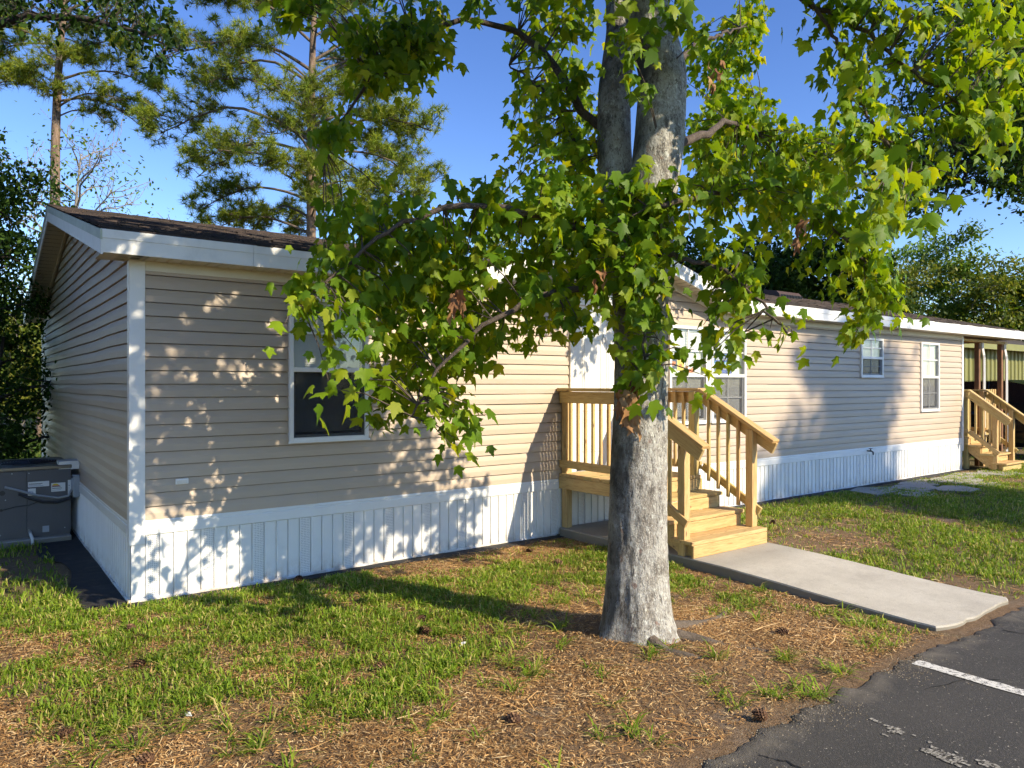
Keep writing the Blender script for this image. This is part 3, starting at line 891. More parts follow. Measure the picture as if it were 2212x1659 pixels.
def shingle_plane(o, ux, uv, len_u, rows, exposure, nrm, clip=None):
    """courses of tabs; o: eave corner, ux: along the eave, uv: up the slope"""
    o, ux, uv, nrm = map(lambda q: np.array(q, float), (o, ux, uv, nrm))
    for r in range(rows):
        u = -random.uniform(0, .3)
        while u < len_u:
            w = random.uniform(.14, .34); a, c_ = max(u, 0), min(u + w, len_u); u += w
            if c_ - a < .02: continue
            v0 = r * exposure + random.uniform(-.012, .006); v1 = (r + 1) * exposure + .03
            if clip:
                lo, hi = clip(v0, v1)
                a, c_ = max(a, lo), min(c_, hi)
                if c_ - a < .02: continue
            th = .014 + random.uniform(0, .011); g = .003
            b0 = len(shv)
            for (uu, vv, t) in ((a + g, v0, 0), (c_ - g, v0, 0), (a + g, v0, th), (c_ - g, v0, th), (c_ - g, v1, .003), (a + g, v1, .003)):
                shv.append(o + ux * uu + uv * vv + nrm * t)
            shf.append((b0, b0 + 1, b0 + 3, b0 + 2)); shf.append((b0 + 2, b0 + 3, b0 + 4, b0 + 5))


sl = math.hypot(1, SLOPE); UV = (0, 1 / sl, SLOPE / sl); NR = (0, -SLOPE / sl, 1 / sl)
run = (RIDGE_Y + OV) * sl; EX = 0.142; rows = int(run / EX)
shingle_plane((-GOV - .02, -OV - .02, EAVE_Z + .01), (1, 0, 0), UV, DX0 + GOV, rows, run / rows, NR)
shingle_plane((DX1, -OV - .02, EAVE_Z + .01), (1, 0, 0), UV, ROOF_END - DX1 + .02, rows, run / rows, NR)
k = (2.0 + OV) * sl
shingle_plane((DX0 - .02, 2.0, EAVE_Z + SLOPE * (2.0 + OV) + .01), (1, 0, 0), UV, DX1 - DX0 + .02, int((run - k) / EX), EX, NR)
# entrance gable roof, two small slopes
ds = math.hypot(1, DS); dlen = (DPX - DX0) * ds; drow = int(dlen / EX)
bl = (DPZ - EAVE_Z) / SLOPE + .1
shingle_plane((DX1 + .03, -OV - .02, DZ + .018), (0, 1, 0), (-1 / ds, 0, DS / ds), bl, drow, dlen / drow, (DS / ds, 0, 1 / ds), lambda v0, v1: (0, OV + max(.0, bl * (v0 / dlen))))
shingle_plane((DX0 - .03, -OV - .02, DZ + .018), (0, 1, 0), (1 / ds, 0, DS / ds), bl, drow, dlen / drow, (-DS / ds, 0, 1 / ds), lambda v0, v1: (0, OV + max(.0, bl * (v0 / dlen))))
sh = mesh('roof_shingles', np.array(shv), np.array(shf), 'shingle')
o = link('roof_shingles', sh, house); tag(o, kind='stuff')
# decks beneath
b = MB()
for x0, x1, y0 in ((-GOV, DX0, -OV), (DX0, DX1, 1.95), (DX1, ROOF_END, -OV)):
    z0 = EAVE_Z + SLOPE * (y0 + OV)
    b.add([(x0, y0, z0), (x1, y0, z0), (x1, RIDGE_Y, RIDGE_Z), (x0, RIDGE_Y, RIDGE_Z), (x0, y0, z0 - .03), (x1, y0, z0 - .03), (x1, RIDGE_Y, RIDGE_Z - .03), (x0, RIDGE_Y, RIDGE_Z - .03)],
          [(0, 1, 2, 3), (7, 6, 5, 4), (0, 4, 5, 1), (0, 3, 7, 4), (1, 5, 6, 2)])
zb_ = EAVE_Z
b.add([(-GOV, RIDGE_Y + .004, RIDGE_Z), (ROOF_END, RIDGE_Y + .004, RIDGE_Z), (ROOF_END, WID + OV, zb_), (-GOV, WID + OV, zb_), (-GOV, RIDGE_Y + .004, RIDGE_Z - .03), (ROOF_END, RIDGE_Y + .004, RIDGE_Z - .03), (ROOF_END, WID + OV, zb_ - .03), (-GOV, WID + OV, zb_ - .03)],
      [(0, 1, 2, 3), (7, 6, 5, 4), (2, 6, 7, 3), (0, 3, 7, 4), (1, 5, 6, 2)])
b.build('roof_deck', 'far_roof', house)
b = MB()
for s in (-1, 1):
    xe = DX1 if s > 0 else DX0
    b.add([(xe, -OV, DZ), (DPX, -OV, DPZ), (DPX, bl, DPZ), (xe, 0.1, DZ), (xe, -OV, DZ - .03), (DPX, -OV, DPZ - .03), (DPX, bl, DPZ - .03), (xe, 0.1, DZ - .03)],
          [(0, 1, 2, 3) if s < 0 else (3, 2, 1, 0), (4, 5, 6, 7), (0, 4, 5, 1)])
b.build('dormer_deck', 'far_roof', house)
MB().prism([(RIDGE_Y - .16, RIDGE_Z - .02), (RIDGE_Y, RIDGE_Z + .022), (RIDGE_Y + .16, RIDGE_Z - .02), (RIDGE_Y, RIDGE_Z + .006)], 'x', -GOV - .02, ROOF_END).build('ridge_cap', 'shingle', house)
MB().prism([(DPX - .14, DPZ - .02), (DPX, DPZ + .032), (DPX + .14, DPZ - .02), (DPX, DPZ + .01)], 'y', -OV - .025, bl).build('ridge_cap', 'shingle', house)


def fascia(x0, x1):
    y = -OV
    MB().box(x0, x1, y - .022, y - .002, EAVE_Z - .058, EAVE_Z + .012, .002).build('fascia_drip_edge', 'white_fascia', house)
    MB().box(x0, x1, y - .016, y - .001, EAVE_Z - .170, EAVE_Z - .0575, .002).build('fascia_board', 'white_fascia', house)


for x0, x1 in ((-GOV - .018, 0.9), (0.902, DX0 - .03), (DX1 + .03, 11.1), (11.102, 14.8), (14.802, ROOF_END)): fascia(x0, x1)
MB().box(ROOF_END + .001, ROOF_END + .018, -OV - .022, WID + OV, EAVE_Z - .17, EAVE_Z + .005).build('fascia_board', 'white_fascia', house)
# soffits: ribbed panels
for a, c_ in ((-GOV, DX0 + .3), (DX1 - .3, ROOF_END)):
    x = a; sof = MB()
    while x < c_:
        e = min(x + .1, c_)
        MBx = [(x, -OV, EAVE_Z - .164), (x + .012, -OV, EAVE_Z - .152), (x + .024, -OV, EAVE_Z - .164), (e, -OV, EAVE_Z - .164)]
        q = [(px_, py_, z) for (px_, py_, z) in MBx] + [(px_, 0.09, z) for (px_, py_, z) in MBx]
        sof.add(q, [(0, 1, 5, 4), (1, 2, 6, 5), (2, 3, 7, 6)]); x += .1
    sof.build('soffit', 'soffit', house)
# gable-end overhang: soffit following the slope, rake boards in two runs each side
b = MB()
for s in (1, -1):
    y0, y1 = (-OV, RIDGE_Y) if s > 0 else (WID + OV, RIDGE_Y)
    ys = np.linspace(y0, y1, 34)
    for i in range(33):
        za = EAVE_Z - .13 + SLOPE * abs(ys[i] - y0); zb_ = EAVE_Z - .13 + SLOPE * abs(ys[i + 1] - y0)
        if s > 0 and ys[i + 1] < 0.15: za = zb_ = EAVE_Z - .164
        b.add([(-GOV, ys[i], za), (0.09, ys[i], za), (0.09, ys[i + 1], zb_), (-GOV, ys[i + 1], zb_ - .004)], [(0, 1, 2, 3)])
b.build('gable_soffit', 'soffit', house)


def rake(yA, yB, top, h, off, mat, nm):
    def z(y): return EAVE_Z + SLOPE * ((y + OV) if y <= RIDGE_Y else (WID + OV - y))
    x = -GOV - off
    b = MB(); vs = []
    for xx in (x - .014, x):
        for y in (yA, yB): vs += [(xx, y, z(y) + top), (xx, y, z(y) + top - h)]
    b.add(vs, [(0, 1, 3, 2), (4, 6, 7, 5), (0, 2, 6, 4), (1, 5, 7, 3), (0, 4, 5, 1), (2, 3, 7, 6)]); return b.build(nm, mat, house)


for yA, yB in ((-OV - .022, 0.55), (0.552, RIDGE_Y), (RIDGE_Y + .002, WID + OV)):
    rake(yA, yB, -.062, .118, .001, 'white_fascia', 'rake_board')
for yA, yB in ((-OV - .024, 0.52), (0.521, 2.7), (2.701, RIDGE_Y), (RIDGE_Y + .002, WID + OV)):
    rake(yA, yB, .012, .078, .006, 'algae_drip', 'rake_drip_edge')
# trim where gable wall meets the soffit
b = MB()
for (yA, yB) in ((0.15, RIDGE_Y), (WID, RIDGE_Y)):
    zA = EAVE_Z - .145 + SLOPE * (abs(yA + OV) if yA < 4 else abs(WID + OV - yA)); zB = EAVE_Z - .145 + SLOPE * (RIDGE_Y + OV)
    b.beam((-.024, yA, zA), (-.024, yB, zB), .03, .045, bev=.003)
b.build('gable_trim', 'cream_trim', house)
# entrance gable: rake boards, soffit and trim
for s in (-1, 1):
    xe = DX1 + .03 if s > 0 else DX0 - .03
    ze = DZ - DS * .03
    for (t, h, off, nm) in ((.016, .075, .006, 'rake_drip_edge'), (-.056, .115, .0, 'rake_board')):
        yf = -OV - off; b = MB(); vs = []
        for yy in (yf - .016, yf):
            for xx, zz in ((xe, ze), (DPX + s * .001, DPZ)): vs += [(xx, yy, zz + t), (xx, yy, zz + t - h)]
        b.add(vs, [(0, 1, 3, 2), (4, 6, 7, 5), (0, 2, 6, 4), (1, 5, 7, 3), (0, 4, 5, 1), (2, 3, 7, 6)]).build(nm, 'white_fascia', house)
    b = MB(); n = 22
    for i in range(n):
        a, c_ = i / n, (i + 1) / n
        xa, za = xe + (DPX - xe) * a, ze - .14 + (DPZ - ze) * a; xb, zb_ = xe + (DPX - xe) * c_, ze - .14 + (DPZ - ze) * c_
        b.add([(xa, -OV, za), (xb, -OV, zb_ - .004), (xb, .03, zb_ - .004), (xa, .03, za)], [(0, 1, 2, 3)])
    b.build('dormer_soffit', 'soffit', house)
    MB().beam((xe - s * .25, -.022, ze - .175 + DS * .25), (DPX, -.022, DPZ - .175), .022, .085, bev=.003).build('frieze_board', 'cream_trim', house)
    # the short return where the gable eave dies into the main roof
    MB().box(min(xe, xe - s * .02), max(xe, xe - s * .02), -OV - .006, 0.2, DZ - .15, DZ - .01).build('dormer_eave', 'white_fascia', house)

# ---- windows
def blind(x0, x1, z0, z1, y, parent):
    b = MB(); z = z1 - .01
    b.box(x0, x1, y - .012, y + .012, z1 - .03, z1)
    z -= .035; i = 0
    while z > z0 + .012:
        w = .0065; tilt = .0110
        b.add([(x0, y - w, z - tilt), (x1, y - w, z - tilt), (x1, y + w, z + tilt), (x0, y + w, z + tilt)], [(0, 1, 2, 3)])
        z -= .0215; i += 1
    for t in (.22, .78):
        xx = x0 + (x1 - x0) * t; b.box(xx - .002, xx + .002, y - .014, y - .0125, z0, z1)
    return b.build('window_blind', 'white_blind', parent)


def single_window(x0, x1, z0, z1, hall, screen=True, muntin_low=True, blind_bottom=None):
    """single-hung white vinyl window"""
    fw = .042; zm = z0 + (z1 - z0) * .497
    fr = MB()
    fr.box(x0, x0 + fw, -.044, .05, z0, z1, .003).box(x1 - fw, x1, -.044, .05, z0, z1, .003)
    fr.box(x0 + fw, x1 - fw, -.044, .05, z1 - fw, z1, .003).box(x0 + fw, x1 - fw, -.046, .05, z0, z0 + fw, .003)
    w = fr.build('window', 'white_vinyl', hall)
    MB().box(x0 - .012, x1 + .012, -.052, -.0445, z0 - .006, z0 + .012, .002).build('sill', 'white_vinyl', w)
    MB().box(x0 + fw, x1 - fw, -.040, .012, zm - .022, zm + .022, .003).build('meeting_rail', 'white_vinyl', w)
    MB().box(x0 + .01, x1 - .01, .052, .06, z0 + .01, z1 - .01).build('window_back', 'dark_room', w)
    ix0, ix1 = x0 + fw, x1 - fw
    # upper pane and grid
    MB().box(ix0, ix1, -.014, -.010, zm + .022, z1 - fw).build('pane', 'glass', w)
    MB().box((ix0 + ix1) / 2 - .009, (ix0 + ix1) / 2 + .009, -.022, -.0145, zm + .022, z1 - fw).build('muntin', 'white_vinyl', w)
    zc = (zm + z1) / 2
    for a, c_ in ((ix0, (ix0 + ix1) / 2 - .0095), ((ix0 + ix1) / 2 + .0095, ix1)):
        MB().box(a, c_, -.021, -.0145, zc - .009, zc + .009).build('muntin', 'white_vinyl', w)
    # lower sash
    s = MB(); sw = .022
    s.box(ix0, ix0 + sw, -.018, .012, z0 + fw, zm - .0225).box(ix1 - sw, ix1, -.018, .012, z0 + fw, zm - .0225)
    s.box(ix0 + sw, ix1 - sw, -.018, .012, z0 + fw, z0 + fw + .028)
    s.build('sash', 'white_vinyl', w)
    MB().box(ix0 + sw, ix1 - sw, -.006, -.002, z0 + fw + .028, zm - .0225).build('pane', 'glass', w)
    if muntin_low:
        xc = (ix0 + ix1) / 2; zc2 = (z0 + fw + zm) / 2
        MB().box(xc - .008, xc + .008, -.013, -.0065, z0 + fw + .028, zm - .0225).build('muntin', 'white_vinyl', w)
        for a, c_ in ((ix0 + sw, xc - .0085), (xc + .0085, ix1 - sw)):
            MB().box(a, c_, -.012, -.0065, zc2 - .008, zc2 + .008).build('muntin', 'white_vinyl', w)
    if screen:
        MB().box(ix0 + .004, ix1 - .004, -.0335, -.0325, z0 + fw + .004, zm - .024).build('insect_screen', 'screen_light' if muntin_low else 'screen', w)
    blind(ix0 + .012, ix1 - (.055 if hall is house and x0 > 6 else .03), blind_bottom or (z0 + fw + .045), z1 - fw - .005, .016, w)
    return w


w1 = single_window(*OPEN['bedroom'], house, True, False)
xa, xb, za, zb_ = OPEN['living']; xm = (xa + xb) / 2
wA = single_window(xa, xm - .045, za, zb_, house)
wB = single_window(xm + .045, xb, za, zb_, house)
MB().box(xm - .046, xm + .046, -.030, .05, za, zb_).build('mullion', 'white_vinyl', house)
single_window(*OPEN['bath'], house)
single_window(*OPEN['end'], house)

# ---- entrance door
x0, x1 = OPEN['door'][:2]; z0, z1 = 0.655, OPEN['door'][3]
b = MB()
b.box(x0, x0 + .085, -.040, .02, z0 - .04, z1, .004).box(x1 - .085, x1, -.040, .02, z0 - .04, z1, .004).box(x0 + .0855, x1 - .0855, -.040, .02, z1 - .09, z1, .004)
b.box(x0 + .0855, x0 + .105, -.030, .0, z0, z1 - .09).box(x1 - .105, x1 - .0855, -.030, .0, z0, z1 - .09)
door = b.build('front_door', 'white_door', house)
MB().box(x0 - .03, x1 + .03, -.046, -.0405, z1 - .02, z1 + .06, .003).build('door_header', 'white_door', door)
dx0, dx1 = x0 + .107, x1 - .107
MB().box(dx0, dx1, -.012, .02, z0 + .02, z1 - .092).build('door_leaf', 'white_door', door)
dw = dx1 - dx0; dh = z1 - .092 - z0 - .02
for cx in (.28, .72):
    for (lo, hi) in ((.10, .36), (.42, .80), (.84, .94)):
        pw = .17 * dw
        a, c_, l_, h_ = dx0 + cx * dw - pw, dx0 + cx * dw + pw, z0 + .02 + lo * dh, z0 + .02 + hi * dh
        m = MB(); e = .018
        for (p, q, r, s_) in ((a, a + e, l_, h_), (c_ - e, c_, l_, h_), (a + e, c_ - e, l_, l_ + e), (a + e, c_ - e, h_ - e, h_)):
            m.box(p, q, -.020, -.0125, r, s_, .003)
        m.box(a + .035, c_ - .035, -.019, -.0125, l_ + .035, h_ - .035, .004)
        m.build('door_panel', 'white_door', door)
MB().lathe([(0, 0), (.028, .0), (.030, .012), (.018, .03), (0, .032)], (dx1 - .06, 0, 0), 14).build('door_knob', 'brass', door).matrix_basis = Matrix.Translation((dx1 - .06, -.013, z0 + .95)) @ Matrix.Rotation(PI / 2, 4, 'X') @ Matrix.Translation((-(dx1 - .06), 0, 0))
xk = (dx0 + dx1) / 2; zk = z0 + .02 + .815 * dh
MB().tube([(xk + .03 * math.sin(a), -.022, zk - .045 + .05 * math.cos(a)) for a in np.linspace(-2.6, 2.6, 14)], .005, 6).box(xk - .014, xk + .014, -.026, -.0125, zk - .005, zk + .035, .003).build('door_knocker', 'galv', door)
MB().box(x0, x1, -.062, .0, z0 - .055, z0 - .004, .004).build('door_sill', 'galv', door)
# lamp housing beside the door head
MB().box(x1 + .16, x1 + .26, -.10, -.016, 2.30, 2.50, .01).build('wall_lamp', 'black_plastic', house)

# ---- small fittings
# small perforated plate on the siding and a patch of tape
b = MB(); px0, pz0 = 0.335, 0.862
b.box(px0, px0 + .105, -.026, -.0155, pz0, pz0 + .048, .003)
pl = b.build('wall_plate', 'white_vinyl', house)
MB().box(px0 + .01, px0 + .095, -.0275, -.0265, pz0 + .006, pz0 + .034).build('plate_mesh', 'galv', pl)
# garden tap on the far skirting cap
fx = 11.9
b = MB().tube([(fx, -.02, .52), (fx, -.10, .52), (fx, -.13, .50), (fx, -.135, .455)], [.013, .014, .014, .012], 8)
b.lathe([(0, .0), (.034, .004), (.034, .012), (0, .016)], (fx, -.085, .555), 8).tube([(fx, -.085, .52), (fx, -.085, .56)], .007, 6)
b.build('garden_tap', 'black_plastic', house)
# plumbing vent with its boot
vp = np.array([3.93, 2.85]); vz = EAVE_Z + SLOPE * (vp[1] + OV)
b = MB().lathe([(.0, .40), (.05, .40), (.052, .395), (.052, -.05)], (vp[0], vp[1], vz), 16).lathe([(.062, .16), (.066, .15), (.12, .02), (.13, -.03)], (vp[0], vp[1], vz), 16)
b.box(vp[0] - .17, vp[0] + .17, vp[1] - .20, vp[1] - .195, vz - .06, vz + .02)
b.build('vent_pipe', 'white_vinyl', house, True)
# low box vent near the ridge
vx, vy = 14.2, 3.15; vz = EAVE_Z + SLOPE * (vy + OV)
b = MB().prism([(vy - .22, vz - .05), (vy - .20, vz + .05), (vy - .12, vz + .13), (vy + .2, vz + .19), (vy + .24, vz + .05)], 'x', vx - .45, vx + .45)
rv = b.build('roof_vent', 'brown_vent', house)
for k in range(14):
    xx = vx - .42 + k * .062
    MB().box(xx, xx + .02, vy - .235, vy - .21, vz - .02, vz + .045).build('vent_slot', 'black_plastic', rv)

# ---- porch at the far end: posts, beam, ceiling, downspouts, slat screen
for (x, y) in ((17.0, .12), (18.2, .10)):
    MB().box(x - .048, x + .048, y - .048, y + .048, -.1, 2.66, .006).build('porch_post', 'brown_post', house)
    MB().tube([(x + .10, y - .06, 2.70), (x + .10, y - .06, 2.52), (x + .06, y - .10, 2.36), (x + .085, y - .10, 2.30), (x + .085, y - .10, .1)], .032, 4).build('downspout', 'white_vinyl', house)
MB().box(LEN + .03, ROOF_END - .05, .02, .12, 2.64, 2.70, .004).build('porch_beam', 'lumber', house)
MB().box(LEN + .03, ROOF_END - .02, .13, WID - .1, 2.70, 2.715).build('porch_ceiling', 'brown_post', house)

# signs behind the living-room glass
SG = []
sign = empty('window_sign', (0, 0, 0), 'blue sign with white telephone number behind the double window', 'sign')
sx0, sx1, sz = 7.50, 8.02, 1.875
ys_ = 0.004
MB().box(sx0, sx1, ys_, ys_ + .004, sz, sz + .29).build('sign_board', 'sign_blue', sign)
MB().box(sx0 + .004, sx1 - .004, ys_ - .003, ys_ - .001, sz + .085, sz + .170).build('sign_stripe', 'sign_light_blue', sign)


def text(body, x, y, z, size, mat, parent, name='lettering'):
    cu = bpy.data.curves.new(name, 'FONT'); cu.body = body; cu.size = size; cu.extrude = .0004; cu.offset = size * .012
    tmp = bpy.data.objects.new(name, cu); COL.objects.link(tmp)
    bpy.context.view_layer.update()
    me = bpy.data.meshes.new_from_object(tmp.evaluated_get(bpy.context.evaluated_depsgraph_get()))
    bpy.data.objects.remove(tmp); me.materials.clear()
    o = link(name, me, parent, mat, (x, y, z)); o.rotation_euler = (PI / 2, 0, 0); return o


text('SOLD', sx0 + .13, ys_ - .004, sz + .195, .105, 'paper', sign)
text('904.223.15', sx0 + .02, ys_ - .005, sz + .10, .082, 'paper', sign)
text('Tue Thu Sat', sx0 + .20, ys_ - .004, sz + .055, .034, 'paper', sign)
text('Brookwood', sx0 + .06, ys_ - .004, sz + .012, .040, 'paper', sign)
yn = empty('window_notice', (0, 0, 0), 'yellow notice card behind the glass beside the navy card', 'notice')
MB().box(6.80, 6.94, ys_, ys_ + .003, 1.91, 2.19).build('card', 'sign_yellow', yn)
for z in (1.95, 2.10): MB().box(6.845, 6.895, ys_ - .002, ys_ - .0005, z, z + .05).build('printed_square', 'sign_orange', yn)
nn = empty('window_notice', (0, 0, 0), 'small navy card with an orange block behind the glass', 'notice')
MB().box(6.655, 6.785, ys_, ys_ + .003, 1.93, 2.07).build('card', 'sign_navy', nn)
MB().box(6.675, 6.765, ys_ - .002, ys_ - .0005, 1.975, 2.03).build('printed_square', 'sign_orange', nn)
wn_ = empty('window_notice', (0, 0, 0), 'crumpled orange paper at the bottom of the window', 'notice')
MB().add([(6.95, 0.0, 1.885), (7.16, -.004, 1.885), (7.13, .004, 1.95), (7.05, -.003, 1.93), (6.99, .003, 1.985)], [(0, 1, 3), (1, 2, 3), (0, 3, 4)]).build('sheet', 'sign_orange', wn_)

# ------------------------------------------------------------------ entrance steps
def steps(loc, label, X0, X1, Yd, run_, rise, nst, deckz, top, back=-.03, slats=False, ground_z=0.0):
    """timber landing against the wall with a flight towards the lane; X0..X1 wide, deck edge at Yd"""
    r = empty('wooden_steps', loc, label, 'steps')
    ox, oy, oz = loc

    def P(n, p, q, w, h, up=(0, 0, 1), par=None, bev=.004):
        o = np.array([ox, oy, oz])
        return plank(n, np.array(p, float) - o, np.array(q, float) - o, w, h, 'lumber', par or r, up, bev)
    t = .038
    # deck boards run along X
    y = back - .07; k = 0
    while y > Yd - .02:
        P('deck_board', (X0 - .035, y, deckz - t / 2 + random.uniform(-.001, .001)), (X1 + .035, y, deckz - t / 2), .138, t); y -= .1425; k += 1
    # rim joists
    P('rim_joist', (X0 - .022, back, deckz - t - .073), (X0 - .022, Yd, deckz - t - .073), .038, .14)
    P('rim_joist', (X1 + .022, back, deckz - t - .073), (X1 + .022, Yd, deckz - t - .073), .038, .14)
    P('rim_joist', (X0, Yd + .02, deckz - t - .075), (X1, Yd + .02, deckz - t - .075), .038, .138)
    # posts: at the wall and at the deck edge run up to the rail; newels at the foot
    ph = top - .04
    for x in (X0 + .045, X1 - .045):
        P('post', (x, back - .05, ground_z), (x, back - .05, ph), .089, .089, (0, 1, 0))
        P('post', (x, Yd + .06, ground_z), (x, Yd + .06, ph), .089, .089, (0, 1, 0))
    Yf = Yd - run_ * (nst - 1)            # front of the lowest tread
    sl_ = rise / run_
    newel_y = Yf + .16
    for x in (X0 + .02, X1 - .02):
        z0_ = ground_z if x < (X0 + X1) / 2 else ground_z + rise
        P('newel_post', (x, newel_y, z0_), (x, newel_y, top - .05 - sl_ * (Yd - newel_y)), .089, .089, (0, 1, 0))
    # level rails on both sides of the landing
    for s, x in ((-1, X0 - .003), (1, X1 + .003)):
        P('top_rail', (x, back, top - .019), (x, Yd - .02, top - .019), .14, t)
        P('rail_board', (x + s * .012, back, top - .11), (x + s * .012, Yd, top - .11), .036, .135)
        P('bottom_rail', (x + s * .012, back, deckz + .115), (x + s * .012, Yd, deckz + .115), .036, .088)
        y = back - .15
        while y > Yd + .14:
            P('baluster', (x - s * .024, y, deckz + .07), (x - s * .024, y, top - .05), .034, .034, (0, 1, 0), bev=.003); y -= .128
    # stringers with cut steps
    for x in (X0 + .045, X1 - .045):
        pts = [(Yd + .03, deckz - t)]
        for i in range(nst - 1):
            z = deckz - rise * (i + 1) - t
            pts += [(Yd - run_ * i, z + rise if i == 0 else z + rise), (Yd - run_ * i, z), (Yd - run_ * (i + 1), z)]
        pts += [(Yf, ground_z + .004), (Yf + .22, ground_z + .004), (Yd + .03, deckz - .32)]
        clean = []
        for p in pts:
            if not clean or abs(p[0] - clean[-1][0]) + abs(p[1] - clean[-1][1]) > 1e-4: clean.append(p)
        o = MB().prism([(p[0] - oy, p[1] - oz) for p in clean], 'x', x - .019 - ox, x + .019 - ox).build('stringer', 'lumber', r)
    # treads of two boards, and risers
    for i in range(nst - 1):
        z = deckz - rise * (i + 1); ya = Yd - run_ * i
        for k in (0, 1):
            yy = ya - .073 - .1435 * k
            P('tread', (X0 - .045, yy, z - t / 2), (X1 + .045, yy, z - t / 2), .14, t)
        P('riser', (X0 + .07, ya - .002, z + rise * .5 - t / 2), (X1 - .07, ya - .002, z + rise * .5 - t / 2), rise - t - .004, .02, (0, 1, 0))
    P('riser', (X0 - .03, Yf + .01, ground_z + (rise - t) / 2), (X1 + .03, Yf + .01, ground_z + (rise - t) / 2), rise - t - .002, .03, (0, 1, 0))
    # sloping rails
    for s, x in ((-1, X0 + .0), (1, X1 - .0)):
        a = np.array([x, Yd - .02, top - .02]); e = np.array([x, Yf - .13, top - .02 - sl_ * (Yd - .02 - Yf + .13)])
        P('stair_rail', a, e, .12, t)
        dz = np.array([0, 0, -.092])
        P('rail_board', a + dz + (s * .0, 0, 0) + np.array([s * .028, 0, 0]), e + dz + np.array([s * .028, .03, .016]), .036, .13)
        lo = np.array([0, 0, -(top - deckz) + .13])
        P('stair_bottom_rail', a + lo + np.array([s * .028, 0, 0]), e + lo + np.array([s * .028, .21, .21 * sl_]), .036, .088)
        y = Yd - .13
        while y > newel_y + .08:
            zz = top - sl_ * (Yd - y)
            P('baluster', (x - s * .012, y, zz - (top - deckz) + .02), (x - s * .012, y, zz - .06), .034, .034, (0, 1, 0), bev=.003); y -= .135
    return r


steps((5.24, -1.0, 0.0), 'new yellow pine landing and steps with balusters at the front door', 4.66, 5.82, -1.18, .29, .1625, 4, .65, 1.672)
b2 = steps((16.45, -.3, -0.09), 'new yellow pine steps at the covered porch beyond the house corner', 16.02, 16.92, -.08, .22, .17, 4, .60, 1.60, back=.9, ground_z=-.09)
scr = empty('slat_screen', (17.6, .16, .0), 'pale vertical slat railing between the brown porch posts', 'railing')
for k in range(10):
    plank('slat', (17.10 - 17.6 + k * .108, 0, .55), (17.10 - 17.6 + k * .108, 0, 1.60), .07, .022, 'lumber', scr, (0, 1, 0))
plank('slat_rail', (-.55, .03, .70), (.55, .03, .70), .03, .08, 'lumber', scr); plank('slat_rail', (-.55, .03, 1.45), (.55, .03, 1.45), .03, .08, 'lumber', scr)
pd = empty('porch_deck', (17.2, 2.0, -.1), 'timber deck floor under the porch roof', 'deck')
for k in range(20):
    plank('deck_board', (-1.2, -1.8 + k * .145, .68), (1.2, -1.8 + k * .145, .68), .138, .036, 'lumber', pd)
for x in (-1.1, 1.1):
    for y in (-1.7, 1.0): plank('post', (x, y, 0), (x, y, .66), .089, .089, 'lumber', pd, (0, 1, 0))

# ------------------------------------------------------------------ air conditioner
AX0, AX1, AY0, AY1, AZ0, AZ1 = -0.83, -0.10, 3.22, 4.35, -0.03, .80
ac = empty('air_conditioner', ((AX0 + AX1) / 2, 3.7, AZ0), 'dark grey packaged air conditioner on a concrete pad by the end wall', 'air conditioner')
acl = np.array(ac.location)


def A(b, name, mat, smooth=False, par=None):
    b.v = [tuple(np.array(p) - acl) for p in b.v]; return b.build(name, mat, par or ac, smooth)


A(MB().box(AX0 + .006, AX1 - .006, AY0 + .006, AY1, AZ0, AZ1 - .06), 'cabinet', 'ac_paint')
xs_ = AX0 + .30
A(MB().box(AX0, xs_ - .003, AY0 - .003, AY0 + .005, AZ0 + .03, AZ1 - .07, .002), 'service_panel', 'ac_paint')
A(MB().box(xs_ + .003, AX1, AY0 - .003, AY0 + .005, AZ0 + .03, AZ1 - .07, .002), 'service_panel', 'ac_paint')
A(MB().box(AX0 - .015, AX1 + .01, AY0 - .015, AY1 + .015, AZ1 - .062, AZ1 - .02, .006), 'top_cover', 'ac_top')
b = MB(); cx, cy = (AX0 + AX1) / 2 - .02, (AY0 + AY1) / 2
for r_ in np.linspace(.06, .30, 9): b.tube([(cx + r_ * math.cos(a), cy + r_ * math.sin(a), AZ1 - .012 + .02 * (1 - r_ / .3)) for a in np.linspace(0, 2 * PI, 30)], .004, 4)
for a in np.linspace(0, PI, 6, endpoint=False): b.tube([(cx + .31 * math.cos(a), cy + .31 * math.sin(a), AZ1 - .015), (cx, cy, AZ1 + .008), (cx - .31 * math.cos(a), cy - .31 * math.sin(a), AZ1 - .015)], .005, 4)
A(b, 'fan_guard', 'black_plastic')
A(MB().box(AX1 - .12, AX1 + .09, AY0 + .0, AY0 + .25, AZ1 - .08, AZ1 + .02, .004), 'duct_collar', 'galv')
A(MB().box(AX1 + .012, AX1 + .085, AY0 - .09, AY0 + .02, .40, .66, .008), 'disconnect_box', 'grey_box')
A(MB().tube([(AX0 + .09, AY0 - .03, .57), (AX0 + .2, AY0 - .035, .53), (AX0 + .4, AY0 - .035, .45), (AX0 + .6, AY0 - .04, .405), (AX1 - .03, AY0 - .05, .42), (AX1 + .01, AY0 - .05, .50), (AX1 + .01, AY0 - .05, .62)], .013, 8), 'conduit', 'grey_box', True)
A(MB().tube([(AX0 + .22, AY0 - .03, .48), (AX0 + .33, AY0 - .035, .42), (AX0 + .45, AY0 - .04, .37), (AX0 + .60, AY0 - .045, .355), (AX1 - .02, AY0 - .05, .39), (AX1 + .03, AY0 - .05, .42)], .015, 8), 'conduit', 'black_plastic', True)
